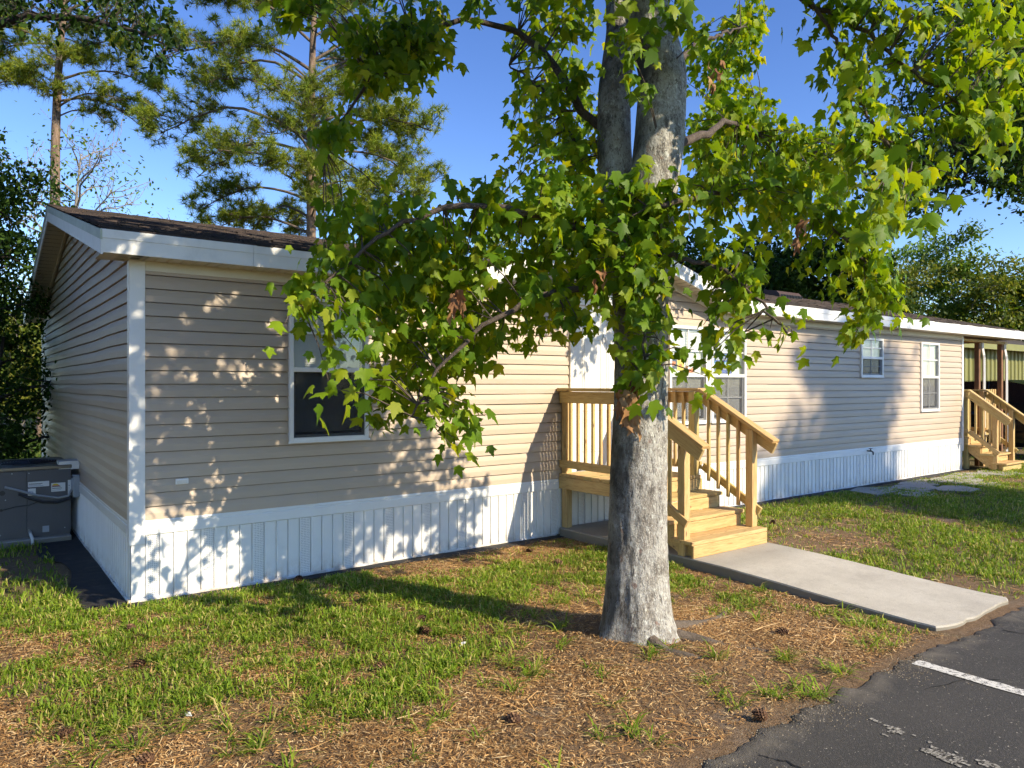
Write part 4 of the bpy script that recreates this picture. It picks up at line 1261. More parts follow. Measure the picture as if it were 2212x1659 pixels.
A(MB().tube([(AX0 + .06, AY0 - .02, .31), (AX0 + .2, AY0 - .02, .34), (AX0 + .32, AY0 - .02, .345), (AX0 + .42, AY0 - .02, .38)], .004, 6), 'cable', 'black_plastic', True)
for (px_, pz_, pr) in ((AX0 + .07, .50, .028), (AX0 + .06, .31, .015)):
    b = MB().lathe([(0, .004), (pr, .004), (pr, 0)], (0, 0, 0), 16); b.v = [(px_ + x, AY0 - .004 - z, pz_ + y) for x, y, z in b.v]; A(b, 'knockout_plug', 'black_plastic')
for (a, c_, l_, h_, m) in ((xs_ + .012, xs_ + .215, .545, .605, 'paper'), (xs_ + .235, xs_ + .375, .475, .575, 'paper'), (xs_ + .40, AX1 - .0, .42, .60, 'paper'), (xs_ + .01, xs_ + .085, .45, .53, 'paper'), (xs_ + .15, xs_ + .215, .02, .09, 'ink_grey')):
    st = A(MB().box(a, c_, AY0 - .0055, AY0 - .0035, l_, h_), 'sticker', m)
    yy = AY0 - .0065
    if m == 'paper':
        n_ = 5 if h_ - l_ > .1 else 3
        for k in range(n_):
            zz = l_ + (h_ - l_) * (.15 + .6 * k / n_)
            A(MB().box(a + .008, a + (c_ - a) * random.uniform(.55, .9), yy, yy + .0007, zz, zz + .006), 'printed_line', random.choice(['ink_grey', 'ink_dark']), par=ac)
arc = [(xs_ + .245 + .065 * 0.5 * (1 - math.cos(a)), .548 + .020 * math.sin(a)) for a in np.linspace(0, PI, 12)]
A(MB().prism(arc, 'y', AY0 - .0068, AY0 - .006), 'printed_arc', 'ink_yellow')
A(MB().box(xs_ + .242, xs_ + .318, AY0 - .0068, AY0 - .006, .538, .546), 'printed_bar', 'ink_red')
for (x, z) in ((AX0 + .02, AZ1 - .09), (AX0 + .16, AZ1 - .09), (xs_ + .02, AZ1 - .095), (xs_ + .02, .06), (AX1 - .06, .05), (AX0 + .10, .42), (AX0 + .05, .03)):
    b = MB().lathe([(0, .004), (.006, .003), (.006, 0)], (0, 0, 0), 8); b.v = [(x + p, AY0 - .0035 - r_, z + q) for p, q, r_ in b.v]; A(b, 'screw', 'galv')
A(MB().tube([(xs_ + .03, AY0 + .0, .04), (xs_ + .03, AY0 - .10, .02), (xs_ + .045, AY0 - .14, -.02), (xs_ + .045, AY0 - .15, -.09)], .016, 10), 'drain_pipe', 'pvc', True)
A(MB().box(AX0 - .12, AX1 + .0, AY0 - .10, AY1 + .1, -.16, AZ0 - .002, .01), 'concrete_pad', 'concrete')

# ------------------------------------------------------------------ far neighbour and car
nb = empty('metal_building', (42, 5.0, 0), 'olive green ribbed metal building seen beyond the porch', 'building')
b = MB(); x = -18.0
while x < 20:
    b.add([(x, 0, 0), (x + .2, 0, 0), (x + .24, -.05, 0), (x + .36, -.05, 0), (x + .40, 0, 0), (x, 0, 3.3), (x + .2, 0, 3.3), (x + .24, -.05, 3.3), (x + .36, -.05, 3.3), (x + .40, 0, 3.3)],
          [(0, 1, 6, 5), (1, 2, 7, 6), (2, 3, 8, 7), (3, 4, 9, 8)]); x += .4
b.build('ribbed_wall', 'olive_metal', nb)
MB().box(-18, 20, .06, 10, 0, 3.3).build('wall_core', 'wall_core', nb)
MB().prism([(-.5, 3.25), (5, 4.9), (10.5, 3.25), (10.5, 3.1), (5, 4.72), (-.5, 3.1)], 'x', -18.4, 20.4).build('roof', 'far_roof', nb)
MB().box(-18.4, 20.4, -.56, -.51, 3.02, 3.27).build('gutter', 'olive_metal', nb)

car = empty('parked_car', (20.3, 0.35, -.1), 'black car parked beyond the covered porch', 'car')
# body as lofted sections along the car's length (nose towards -Y)
secs = [(-2.65, .62, .45, .82), (-2.55, .78, .42, .92), (-1.6, .88, .30, 1.05), (-1.05, .92, .28, 1.12), (0.4, .93, .28, 1.12), (1.9, .92, .28, 1.12), (2.3, .88, .34, 1.08), (2.45, .78, .45, .95)]
vs = []; fs = []; SEG = 12
for (y, hw, zl, zh) in secs:
    ring = [(-hw * .92, zl), (-hw, zl + .12), (-hw, (zl + zh) / 2), (-hw * .99, zh - .12), (-hw * .93, zh), (-hw * .4, zh + .035), (hw * .4, zh + .035), (hw * .93, zh), (hw * .99, zh - .12), (hw, (zl + zh) / 2), (hw, zl + .12), (hw * .92, zl)]
    vs += [(x, y, z) for x, z in ring]
for i in range(len(secs) - 1):
    for k in range(SEG): fs.append((i * SEG + k, i * SEG + (k + 1) % SEG, (i + 1) * SEG + (k + 1) % SEG, (i + 1) * SEG + k))
fs += [tuple(range(SEG)), tuple(range(len(secs) * SEG - 1, (len(secs) - 1) * SEG - 1, -1))]
MB().add(vs, fs).build('body', 'car_paint', car, True)
cab = [(-1.15, 1.12), (-.30, 1.80), (.2, 1.90), (1.5, 1.88), (2.25, 1.12)]
vs = [(-.86 + .16 * max(0, (z - 1.12) / .78), y, z) for y, z in cab] + [(.86 - .16 * max(0, (z - 1.12) / .78), y, z) for y, z in cab]
n = len(cab)
MB().add(vs, [(0, 1, 2, 3, 4), (9, 8, 7, 6, 5)] + [(i, n + i, n + i + 1, i + 1) for i in range(n - 1)]).build('greenhouse', 'car_glass', car)
MB().add([(-.72, -.36, 1.79), (.72, -.36, 1.79), (.70, .2, 1.925), (-.70, .2, 1.925), (-.70, 1.55, 1.90), (.70, 1.55, 1.90)], [(0, 1, 2, 3), (3, 2, 5, 4)]).build('roof', 'car_paint', car)
for s in (-1, 1):
    MB().beam((s * .85, -1.12, 1.13), (s * .715, -.32, 1.80), .05, .05).build('pillar', 'car_paint', car)
    MB().beam((s * .86, .55, 1.12), (s * .70, .5, 1.89), .06, .05).build('pillar', 'car_paint', car)
    MB().box(s * 1.02 - .10, s * 1.02 + .10, -.98, -.86, 1.12, 1.26, .02).build('mirror', 'car_paint', car)
    for y in (-1.55, 1.55):
        wl = MB(); wl.lathe([(.20, -.11), (.34, -.11), (.36, -.07), (.36, .07), (.34, .11), (.20, .11)], (0, 0, 0), 24); wl.v = [(s * .82 + z, y + x, .36 + yy) for x, yy, z in wl.v]
        w_ = wl.build('wheel', 'tyre', car, True)
        rm = MB().lathe([(0, .06), (.06, .08), (.19, .06), (.205, .10)], (0, 0, 0), 20); rm.v = [(s * (.82 + z), y + x, .36 + yy) for x, yy, z in rm.v]; rm.build('rim', 'rim', w_)
    MB().box(s * .68 - .14, s * .68 + .14, -2.66, -2.60, .72, .86, .02).build('headlight', 'lamp_clear', car)
    MB().box(s * .72 - .10, s * .72 + .10, 2.42, 2.47, .75, .95, .02).build('tail_light', 'lamp_red', car)
# ------------------------------------------------------------------ leaves
def unit(v): return v / (np.linalg.norm(v, axis=-1, keepdims=True) + 1e-9)


# a red-maple leaf: three big lobes, two small ones, a fold along the midrib; petiole at the origin, tip along +Y
_half = [(0.04, -0.02), (0.17, -0.05), (0.34, 0.06), (0.30, 0.16), (0.38, 0.26), (0.58, 0.50), (0.45, 0.49), (0.37, 0.55), (0.235, 0.48), (0.25, 0.62), (0.16, 0.68), (0.13, 0.84)]
_out = _half + [(0.0, 1.06)] + [(-x, y) for x, y in _half[::-1]]
MAPLE_V = np.array([(0, 0.30, 0.02)] + [(x, y, -0.30 * abs(x) ** 1.3 - 0.16 * max(0, y - .35) ** 1.5) for x, y in _out])
MAPLE_F = np.array([(0, i + 1, i + 2) for i in range(len(_out) - 1)] + [(0, len(_out), 1)])
OVAL_V = np.array([(0, 0, 0), (0.22, 0.3, -.05), (0.22, 0.65, -.07), (0, 1.0, -.08), (-0.22, 0.65, -.07), (-0.22, 0.3, -.05)])
OVAL_F = np.array([(0, 1, 5), (1, 2, 5), (2, 4, 5), (2, 3, 4)])
# a spray of small leaves, for trees far off
def spray_leaf(n, seed):
    r = np.random.default_rng(seed); vs = []; fs = []
    for k in range(n):
        c = r.normal(0, .38, 3); d = unit(r.normal(0, 1, 3)); e = unit(np.cross(d, r.normal(0, 1, 3)))
        s = r.uniform(.3, .5); b = len(vs)
        vs += [c - d * s * .5, c + e * s * .32, c + d * s * .5, c - e * s * .32]; fs += [(b, b + 1, b + 2), (b, b + 2, b + 3)]
    return np.array(vs), np.array(fs)


def frames(tip, nrm):
    """matrices whose Y is tip and Z is near nrm"""
    y = unit(tip); z = unit(nrm - y * np.sum(nrm * y, -1, keepdims=True)); x = np.cross(y, z)
    return np.stack([x, y, z], -1)


def scatter(V, F, pos, tip, nrm, size, vary=None):
    R = frames(tip, nrm)
    n, m = len(pos), len(V)
    if vary is None: P = np.einsum('nij,mj->nmi', R, V)
    else:      # each leaf curls, folds and twists a little differently
        L = np.repeat(V[None], n, 0).copy(); q = vary.normal(0, 1, (5, n, 1))
        L[..., 2] *= 1 + .7 * q[0]
        L[..., 2] += .22 * q[1] * L[..., 0] * L[..., 1] - (.10 + .16 * q[2]) * L[..., 1] ** 2 + .10 * q[3] * np.abs(L[..., 0])
        L[..., 0] *= 1 + .12 * q[4]; L[..., 0] += .10 * q[2] * L[..., 1] ** 2
        P = np.einsum('nij,nmj->nmi', R, L)
    P = P * np.asarray(size)[:, None, None] + pos[:, None, :]
    f = (F[None] + (np.arange(n) * m)[:, None, None]).reshape(-1, 3)
    return P.reshape(-1, 3), f


def inside(poly, x, y):
    poly = np.array(poly, float); c = np.zeros(len(x), bool); j = len(poly) - 1
    for i in range(len(poly)):
        xi, yi = poly[i]; xj, yj = poly[j]
        c ^= ((yi > y) != (yj > y)) & (x < (xj - xi) * (y - yi) / (yj - yi + 1e-12) + xi); j = i
    return c


def in_poly(poly, n, rng):
    poly = np.array(poly, float); lo, hi = poly.min(0), poly.max(0); out = np.zeros((0, 2))
    while len(out) < n:
        q = rng.uniform(lo, hi, (n * 3, 2)); out = np.concatenate([out, q[inside(poly, q[:, 0], q[:, 1])]])
    return out[:n]


# ------------------------------------------------------------------ the maple in front of the house
maple = empty('maple_tree', (TREE[0], TREE[1], -.05), 'maple with a mottled grey trunk and low leafy branches before the house', 'tree')
MO = np.array(maple.location)
r1 = np.random.default_rng(5)


def trunk_mesh(path, rad, seg, parent, flare=True, lump=.03, mat='maple_bark', name='trunk', sub=150, origin=None):
    """a lumpy stem along a smoothed path"""
    path = np.array(path, float); rad = np.array(rad, float)
    t = np.linspace(0, 1, len(path)); tt = np.linspace(0, 1, sub)
    P = np.stack([np.interp(tt, t, path[:, i]) for i in range(3)], -1); Rr = np.interp(tt, t, rad)
    for _ in range(8): P[1:-1] = (P[:-2] + 2 * P[1:-1] + P[2:]) / 4; Rr[1:-1] = (Rr[:-2] + 2 * Rr[1:-1] + Rr[2:]) / 4
    th = np.linspace(0, 2 * PI, seg, endpoint=False)
    tan = unit(np.gradient(P, axis=0)); sx = unit(np.cross(tan, np.array([0.3, 1.0, 0.1]))); sy = np.cross(tan, sx)
    L = np.concatenate([[0], np.cumsum(np.linalg.norm(np.diff(P, axis=0), axis=1))])
    TH, LL = np.meshgrid(th, L)
    cx, cy = np.cos(TH) * 2.2, np.sin(TH) * 2.2
    big = fbm(cx + LL * 1.1, cy + LL * .7, 4, 3) - .44
    fine = fbm(cx * 6 + 3, cy * 6 + LL * 9, 8, 4) - .44
    vert = fbm(TH / PI * 22, LL * 5, 12, 3) - .44
    Rd = Rr[:, None] * (1 + lump * 2.2 * big + lump * 1.1 * fine + lump * .8 * vert)
    if flare:
        f = np.exp(-LL / .26)
        lob = .5 + .5 * np.sin(TH * 5 + 1.2) * np.sin(TH * 2 + .4)
        Rd = Rd + Rr[:, None] * f * (.20 + .34 * lob)
        f2 = np.exp(-np.maximum(LL - .13, 0) / .085)
        lob2 = np.clip(np.sin(TH * 3 + .6) * .5 + np.sin(TH * 5 + 2.1) * .35 + .25, 0, 1)
        Rd = Rd + Rr[:, None] * f2 * .32 * lob2
    V = P[:, None, :] + Rd[..., None] * (np.cos(TH)[..., None] * sx[:, None, :] + np.sin(TH)[..., None] * sy[:, None, :])
    idx = np.arange(sub * seg).reshape(sub, seg); nx_ = np.roll(idx, -1, 1)
    F = np.stack([idx[:-1], nx_[:-1], nx_[1:], idx[1:]], -1).reshape(-1, 4)
    V = V.reshape(-1, 3) - (MO if origin is None else origin)
    return link(name, mesh(name, V, F, mat, True), parent)


Dt = 5.22
tp = [W(1378, 1418, Dt), W(1377, 1300, Dt), W(1377, 1200, Dt), W(1379, 1050, Dt), W(1383, 900, Dt), W(1385, 760, Dt), W(1384, 640, Dt), W(1390, 560, Dt)]
trunk_mesh(tp, [.225, .215, .207, .198, .190, .185, .195, .17], 96, maple, True, .05)
rp = [W(1386, 690, Dt), W(1400, 540, Dt), W(1412, 400, Dt + .05), W(1425, 300, Dt + .1), W(1432, 160, Dt + .15), W(1400, 40, Dt + .2), W(1375, -120, Dt + .2), W(1400, -420, Dt), W(1390, -800, Dt)]
trunk_mesh(rp, [.15, .17, .175, .178, .172, .165, .15, .11, .05], 64, maple, False, .03, name='limb', sub=140)
lp = [W(1376, 700, Dt + .05), W(1352, 560, Dt + .15), W(1335, 440, Dt + .25), W(1327, 330, Dt + .35), W(1326, 200, Dt + .5), W(1345, 60, Dt + .6), W(1330, -120, Dt + .8), W(1240, -420, Dt + 1.0), W(1200, -700, Dt + 1.2)]
trunk_mesh(lp, [.10, .115, .125, .128, .125, .12, .10, .07, .03], 56, maple, False, .035, name='limb', sub=120)
# roots breaking the surface
for k, (a, ln) in enumerate(((-.9, .75), (-0.30, 1.1), (-1.9, .4))):
    pts = []; rr_ = []
    for t in np.linspace(0, 1, 10):
        x = TREE[0] + math.cos(a + .5 * t * math.sin(k)) * (.22 + ln * t); y = TREE[1] + math.sin(a + .5 * t * math.sin(k)) * (.22 + ln * t)
        pts.append((x, y, float(gz(x, y)) + .002 - .016 * t + .012 * math.sin(t * 9 + k))); rr_.append(.042 * (1 - t) + .009)
    trunk_mesh(pts, rr_, 14, maple, False, .05, 'root_bark', 'root', 30)

# limbs that carry the low foliage: (path in measured spots, thickness)
LIMBS = [
    ([W(1352, 540, 5.3), W(1270, 500, 5.25), W(1150, 455, 5.1), W(1010, 440, 5.0), W(880, 470, 4.9), W(760, 560, 4.8), W(650, 660, 4.75)], .035),
    ([W(1345, 600, 5.25), W(1260, 620, 5.1), W(1150, 640, 5.0), W(1040, 700, 4.9), W(940, 800, 4.8), W(890, 900, 4.8)], .028),
    ([W(1330, 330, 5.6), W(1260, 240, 5.8), W(1165, 90, 6.0), W(1060, 45, 5.9), W(900, 60, 5.7), W(780, 190, 5.6), W(700, 320, 5.6)], .040),
    ([W(1345, 280, 5.7), W(1250, 320, 6.0), W(1180, 200, 6.3), W(1100, 140, 6.5)], .030),
    ([W(1430, 330, 5.3), W(1500, 300, 6.2), W(1580, 260, 7.5), W(1680, 300, 8.2), W(1790, 340, 8.6)], .045),
    ([W(1440, 150, 5.4), W(1520, 90, 6.4), W(1600, 60, 7.2)], .03),
    ([W(1395, 470, 5.05), W(1420, 440, 4.6), W(1560, 420, 5.0), W(1700, 430, 5.3), W(1830, 520, 5.6), W(1920, 640, 5.7)], .022),
    ([W(1400, 540, 5.05), W(1470, 560, 4.8), W(1560, 580, 4.7), W(1640, 650, 4.65), W(1700, 720, 4.6)], .018),
    ([W(1395, 520, 5.0), W(1385, 560, 4.75), W(1390, 700, 4.65), W(1380, 830, 4.62)], .012),
    ([W(1440, -120, 5.4), W(1600, -90, 5.2), W(1745, 0, 4.8), W(1870, 70, 4.75), W(2000, 170, 4.7), W(2150, 280, 4.7)], .024),
    ([W(1745, 0, 4.8), W(1830, 120, 4.75), W(1880, 260, 4.7), W(1960, 380, 4.4)], .013),
    ([W(1430, 30, 5.4), W(1300, -200, 4.9), W(1250, -500, 4.2), W(1400, -900, 3.6)], .06),
    ([W(1430, -60, 5.4), W(1500, -500, 4.6), W(1700, -900, 3.8)], .06),
    ([W(1400, -300, 5.2), W(1000, -500, 5.2), W(700, -600, 5.0)], .05),
]
b = MB()
limb_pts = []
for path, r0 in LIMBS:
    P = np.array(path); t = np.linspace(0, 1, len(P)); tt = np.linspace(0, 1, 26)
    Q = np.stack([np.interp(tt, t, P[:, i]) for i in range(3)], -1)
    for _ in range(3): Q[1:-1] = (Q[:-2] + 2 * Q[1:-1] + Q[2:]) / 4
    Q[1:-1] += r1.normal(0, .012, Q[1:-1].shape)
    bb = MB(); bb.tube(Q - MO, np.linspace(r0, .007, 26), 8); bb.build('branch', 'twig_bark', maple, True)
    limb_pts.append(Q)
ALL_LIMB = np.concatenate(limb_pts)

# where the foliage hangs: outline as measured, nearest and farthest distance, sprays, leaves per spray, leaf size
MASSES = [
    ([(690, 475), (780, 430), (900, 445), (1000, 395), (1120, 355), (1290, 320), (1340, 420), (1400, 540), (1330, 640), (1260, 700), (1200, 735), (1085, 765), (1050, 800), (985, 820), (960, 760), (860, 740), (800, 690), (760, 650), (690, 620), (675, 540)], 4.85, 6.3, 175, 17, .112),
    ([(830, 720), (1000, 740), (1040, 800), (990, 850), (1010, 900), (930, 930), (860, 960), (800, 920), (790, 860), (830, 800)], 5.3, 6.2, 30, 12, .122),
    ([(960, 850), (1010, 870), (1025, 950), (990, 985), (965, 960)], 4.6, 4.8, 7, 8, .115),
    ([(690, 610), (610, 680), (600, 700), (660, 720), (720, 690), (760, 650)], 4.6, 4.85, 9, 8, .12),
    ([(760, 690), (800, 700), (800, 850), (760, 850), (700, 850), (720, 800), (770, 780)], 4.55, 4.8, 10, 7, .12),
    ([(690, 0), (1000, -40), (1060, 0), (1010, 90), (950, 130), (900, 180), (850, 200), (790, 215), (755, 290), (715, 350), (690, 420), (655, 400), (680, 310), (715, 230), (750, 170), (735, 100), (690, 40)], 5.2, 6.2, 60, 14, .108),
    ([(560, -40), (690, -40), (690, 30), (660, 60), (600, 20)], 5.4, 5.8, 10, 9, .13),
    ([(1090, -40), (1300, -40), (1300, 340), (1220, 400), (1130, 360), (1085, 290), (1090, 200), (1120, 140), (1110, 90), (1130, 30)], 5.5, 7.0, 66, 14, .11),
    ([(1470, 60), (1555, 70), (1600, -20), (1655, 0), (1640, 90), (1600, 170), (1690, 245), (1760, 270), (1850, 300), (1840, 400), (1720, 450), (1480, 440)], 7.5, 9.2, 185, 18, .108),
    ([(1290, 365), (1400, 345), (1480, 350), (1680, 290), (1880, 370), (1760, 440), (1640, 550), (1480, 560), (1430, 600), (1440, 660), (1400, 690), (1330, 660), (1280, 600), (1270, 520)], 4.7, 5.0, 56, 12, .112),
    ([(1330, 660), (1430, 640), (1450, 730), (1440, 800), (1390, 880), (1350, 850), (1335, 770)], 4.5, 4.8, 13, 8, .12),
    ([(1480, 560), (1640, 590), (1720, 680), (1730, 770), (1690, 760), (1640, 690), (1590, 660)], 4.6, 5.2, 16, 9, .11),
    ([(1480, 590), (1570, 640), (1560, 740), (1545, 830), (1500, 825), (1490, 760), (1520, 690)], 4.6, 5.0, 14, 9, .105),
    ([(1640, 440), (1750, 400), (1900, 450), (1940, 580), (1980, 700), (1950, 735), (1900, 690), (1850, 745), (1800, 740), (1860, 670), (1790, 610), (1760, 560), (1640, 540)], 5.3, 6.1, 50, 13, .112),
    ([(1240, -60), (1500, -60), (1560, 60), (1490, 120), (1430, 90), (1420, 160), (1390, 200), (1360, 130), (1290, 100)], 4.4, 5.0, 15, 11, .115),
    ([(1735, -40), (2212, -40), (2230, 200), (2190, 320), (2100, 380), (2010, 420), (1950, 460), (1900, 430), (1850, 330), (1785, 160), (1800, 110), (1760, 50)], 4.3, 5.1, 104, 13, .102),
    ([(1790, 360), (1900, 380), (1985, 430), (1960, 465), (1890, 450), (1820, 420)], 3.3, 3.9, 10, 7, .115),
    ([(1280, 350), (1470, 350), (1470, 640), (1420, 690), (1330, 690), (1270, 600)], 4.7, 5.0, 28, 11, .112),
]
lp_, lt_, ln_, ls_ = [], [], [], []
tw = MB()


def sprays(anchors, per, size, limbs, rng, twigs=True):
    for A_ in anchors:
        dd = np.linalg.norm(limbs - A_, axis=1); j = int(dd.argmin()); B_ = limbs[j]; L = dd[j]
        if twigs and .05 < L < 1.0:
            m = (A_ + B_) / 2 + np.array([0, 0, .10 * L]) + rng.normal(0, .04 * L, 3)
            tw.tube(np.array([B_, m, A_]) - MO, [.0065, .0045, .002], 4, False)
        out = unit((A_ - B_)[None])[0] * .6 + np.array([0, 0, -.35])
        k = max(3, int(per * rng.uniform(.7, 1.3)))
        # leaves sit along the last stretch of the twig and hang
        tpos = rng.uniform(-.40, .12, k)
        pos = A_ + out * tpos[:, None] + rng.normal(0, .062, (k, 3)) + np.array([0, 0, -.03])
        tip = out * .5 + np.array([0, 0, -.75]) + rng.normal(0, .45, (k, 3))
        nrm = np.array([0, 0, .55]) + SUNV * .45 + unit((A_ - MO) * np.array([1, 1, 0]))[None] * .25 + rng.normal(0, .42, (k, 3))
        lp_.append(pos); lt_.append(tip); ln_.append(nrm); ls_.append(size * rng.uniform(.50, 1.10, k))


for poly, d0, d1, ns, per, size in MASSES:
    q = in_poly(poly, ns, r1); dd = r1.uniform(d0, d1, ns)
    sprays(np.array([W(a, c_, d) for (a, c_), d in zip(q, dd)]), per, size, ALL_LIMB, r1)
n_in_view = sum(len(p) for p in lp_)
# the crown goes on above and before the picture: it shades the near end of the house
up = []
while len(up) < 300:
    u_ = r1.uniform(-2.4, 1.5); zw = r1.uniform(1.2, 5.0); Y = r1.uniform(1.6, 6.2)
    if u_ > .8 and zw < 1.2 + 1.6 * (u_ - .6): continue
    p = np.array([u_ + .372 * Y, -Y, zw + .64 * Y])
    if np.hypot(p[0] - TREE[0], p[1] - TREE[1]) > 3.9 or p[2] > 9.0: continue
    x, y, d = PROJ(p)
    if d > .6 and y > -70 and -200 < x < 2400: continue
    if d <= .6 and p[2] < 4: continue
    up.append(p)
while len(up) < 345:
    u_ = r1.uniform(1.2, 2.2); zw = r1.uniform(1.4, 2.9); Y = r1.uniform(4.2, 6.2)
    p = np.array([u_ + .372 * Y, -Y, zw + .64 * Y]); x, y, d = PROJ(p)
    if (d > .6 and y > -90): continue
    up.append(p)
while len(up) < 455:
    u_ = r1.uniform(-.9, .75); zw = r1.uniform(.75, 3.4); Y = r1.uniform(3.6, 6.2)
    p = np.array([u_ + .372 * Y, -Y, zw + .64 * Y]); x, y, d = PROJ(p)
    if np.hypot(p[0] - TREE[0], p[1] - TREE[1]) > 3.6 or (d > .6 and y > -90) or p[2] < 3.2: continue
    up.append(p)
sprays(np.array(up), 15, .135, ALL_LIMB, r1, True)
LP, LT, LN, LS = (np.concatenate(a) for a in (lp_, lt_, ln_, ls_))
# leaves that show largest become pieces of their own
x, y, d = PROJ(LP); vis = (d > 1) & (x > 5) & (x < 2207) & (y > 5) & (y < 1100)
cell = {}
for i in np.where(vis)[0]:
    key = (int(x[i] // 36), int(y[i] // 36))
    if key not in cell or d[i] < d[cell[key]]: cell[key] = i
cand = sorted(cell.values(), key=lambda i: -LS[i] / d[i])[:290]
single = np.zeros(len(LP), bool); single[cand] = True
V, F = scatter(MAPLE_V, MAPLE_F, LP[~single] - MO, LT[~single], LN[~single], LS[~single], np.random.default_rng(91))
crown = link('crown', mesh('crown', V, F, 'maple_leaf'), maple); tag(crown, kind='stuff')
rv_ = np.random.default_rng(92)
lms = []
for k in range(8):
    v_, f_ = scatter(MAPLE_V, MAPLE_F, np.zeros((1, 3)), np.array([[0, 1.0, 0]]), np.array([[0, 0, 1.0]]), [1.0], rv_)
    lms.append(mesh('leaf', v_, f_, 'maple_leaf'))
RR = frames(LT[single], LN[single])
for k, i in enumerate(np.where(single)[0]):
    o = link('leaf', lms[k % 8], crown); M = Matrix.Identity(4)
    for a in range(3):
        for c_ in range(3): M[a][c_] = RR[k][a][c_] * LS[i]
        M[a][3] = LP[i][a] - MO[a]
    o.matrix_basis = M
o = tw.build('twigs', 'twig_bark', maple); tag(o, kind='stuff')

# shrivelled brown leaves hanging in three places
for (px, py, d, n, sz) in ((1352, 850, 4.62, 10, .17), (1360, 890, 4.6, 6, .18), (985, 640, 4.5, 7, .12), (1730, 500, 4.35, 5, .10), (1545, 160, 7.2, 9, .12), (1300, 610, 4.7, 4, .1)):
    for k in range(n):
        V = MAPLE_V.copy(); V[:, 0] *= r1.uniform(.35, .6); V[:, 2] += 1.6 * V[:, 0] ** 2 * r1.choice([-1, 1]) + .12 * np.sin(V[:, 1] * 7 + k)
        p = W(px + r1.uniform(-16, 16), py + r1.uniform(-30, 22), d + r1.uniform(-.06, .06))
        v_, f_ = scatter(V, MAPLE_F, p[None] - MO, np.array([[0, 0, -1.0]]) + r1.normal(0, .28, (1, 3)), np.array([[-.6, -.8, .1]]) + r1.normal(0, .6, (1, 3)), [sz * r1.uniform(.7, 1.1)])
        link('dead_leaf', mesh('dead_leaf', v_, f_, 'dead_leaf'), maple)


# ------------------------------------------------------------------ trees further off
def grow(base, height, lean, n_limb, spread, rng, first=.35, up=.35, r0=.16, curve=.25, tipz=None):
    """trunk path and limbs; returns trunk, limbs, points where foliage sits"""
    base = np.array(base, float)
    tt = np.linspace(0, 1, 14)
    trunk = base + np.stack([lean[0] * tt + .15 * np.sin(tt * 5 + base[0]), lean[1] * tt + .15 * np.sin(tt * 4 + base[1]), height * tt], -1)
    limbs = []
    for k in range(n_limb):
        t = first + (1 - first) * (k + rng.uniform(0, .6)) / n_limb; t = min(t, .98)
        p = base + np.array([np.interp(t, tt, trunk[:, i] - base[i]) for i in range(3)])
        a = k * 2.4 + rng.uniform(-.5, .5); L = spread * (1 - .62 * max(0, t - first) / (1 - first)) * rng.uniform(.7, 1.15)
        dirh = np.array([math.cos(a), math.sin(a), 0])
        s = np.linspace(0, 1, 7)
        q = p + dirh * (L * s)[:, None] + np.array([0, 0, 1.0]) * (up * L * s - curve * L * s ** 2)[:, None] + rng.normal(0, .05 * L, (7, 3)) * s[:, None]
        limbs.append((q, r0 * .45 * (1 - .6 * t)))
    return trunk, limbs


def broad_tree(name, label, base, height, spread, n_limb, per, leaf_mat, bark_mat, seed, lean=(0, 0), first=.35, up=.45, r0=.16, leaf=.16, sub=5, clump=.5, kind='oval', group=None, curve=.1, sparse=1.0):
    rng = np.random.default_rng(seed); base = np.array([base[0], base[1], base[2] if len(base) > 2 else float(gz(base[0], base[1])) - .05])
    r = empty(name, base, label, 'tree', group)
    trunk, limbs = grow(base, height, lean, n_limb, spread, rng, first, up, r0, curve)
    MB().tube(trunk - base, np.linspace(r0, r0 * .12, len(trunk)), 12).build('trunk', bark_mat, r, True)
    pts = []
    b = MB()
    for q, rr_ in limbs:
        bb = MB(); bb.tube(q - base, np.linspace(rr_, rr_ * .2, len(q)), 7, False); bb.build('limb', bark_mat, r, True)
        for k in range(sub):
            t = rng.uniform(.35, 1.0); p = np.array([np.interp(t, np.linspace(0, 1, len(q)), q[:, i]) for i in range(3)])
            e = p + unit(rng.normal(0, 1, 3) + np.array([0, 0, .4])) * clump * rng.uniform(.6, 1.5)
            b.tube(np.array([p, (p + e) / 2 + rng.normal(0, .05, 3), e]) - base, [rr_ * .3, rr_ * .2, .006], 4, False)
            pts.append(e)
    if b.v: tag(b.build('twigs', bark_mat, r), kind='stuff')
    pts = np.array(pts)
    if sparse > 0:
        n = int(per * sparse)
        c = np.repeat(pts, n, 0) + rng.normal(0, clump * .42, (len(pts) * n, 3)) * np.array([1, 1, .6])
        k = len(c)
        tip = rng.normal(0, 1, (k, 3)) + np.array([0, 0, -.4]); nrm = rng.normal(0, .7, (k, 3)) + np.array([0, 0, .7]) + SUNV * .3
        if kind == 'oval': V, F = OVAL_V, OVAL_F
        elif kind == 'maple': V, F = MAPLE_V, MAPLE_F
        else: V, F = spray_leaf(6, seed)
        v_, f_ = scatter(V, F, c - base, tip, nrm, leaf * rng.uniform(.6, 1.2, k))
        tag(link('crown', mesh('crown', v_, f_, leaf_mat), r), kind='stuff')
    return r


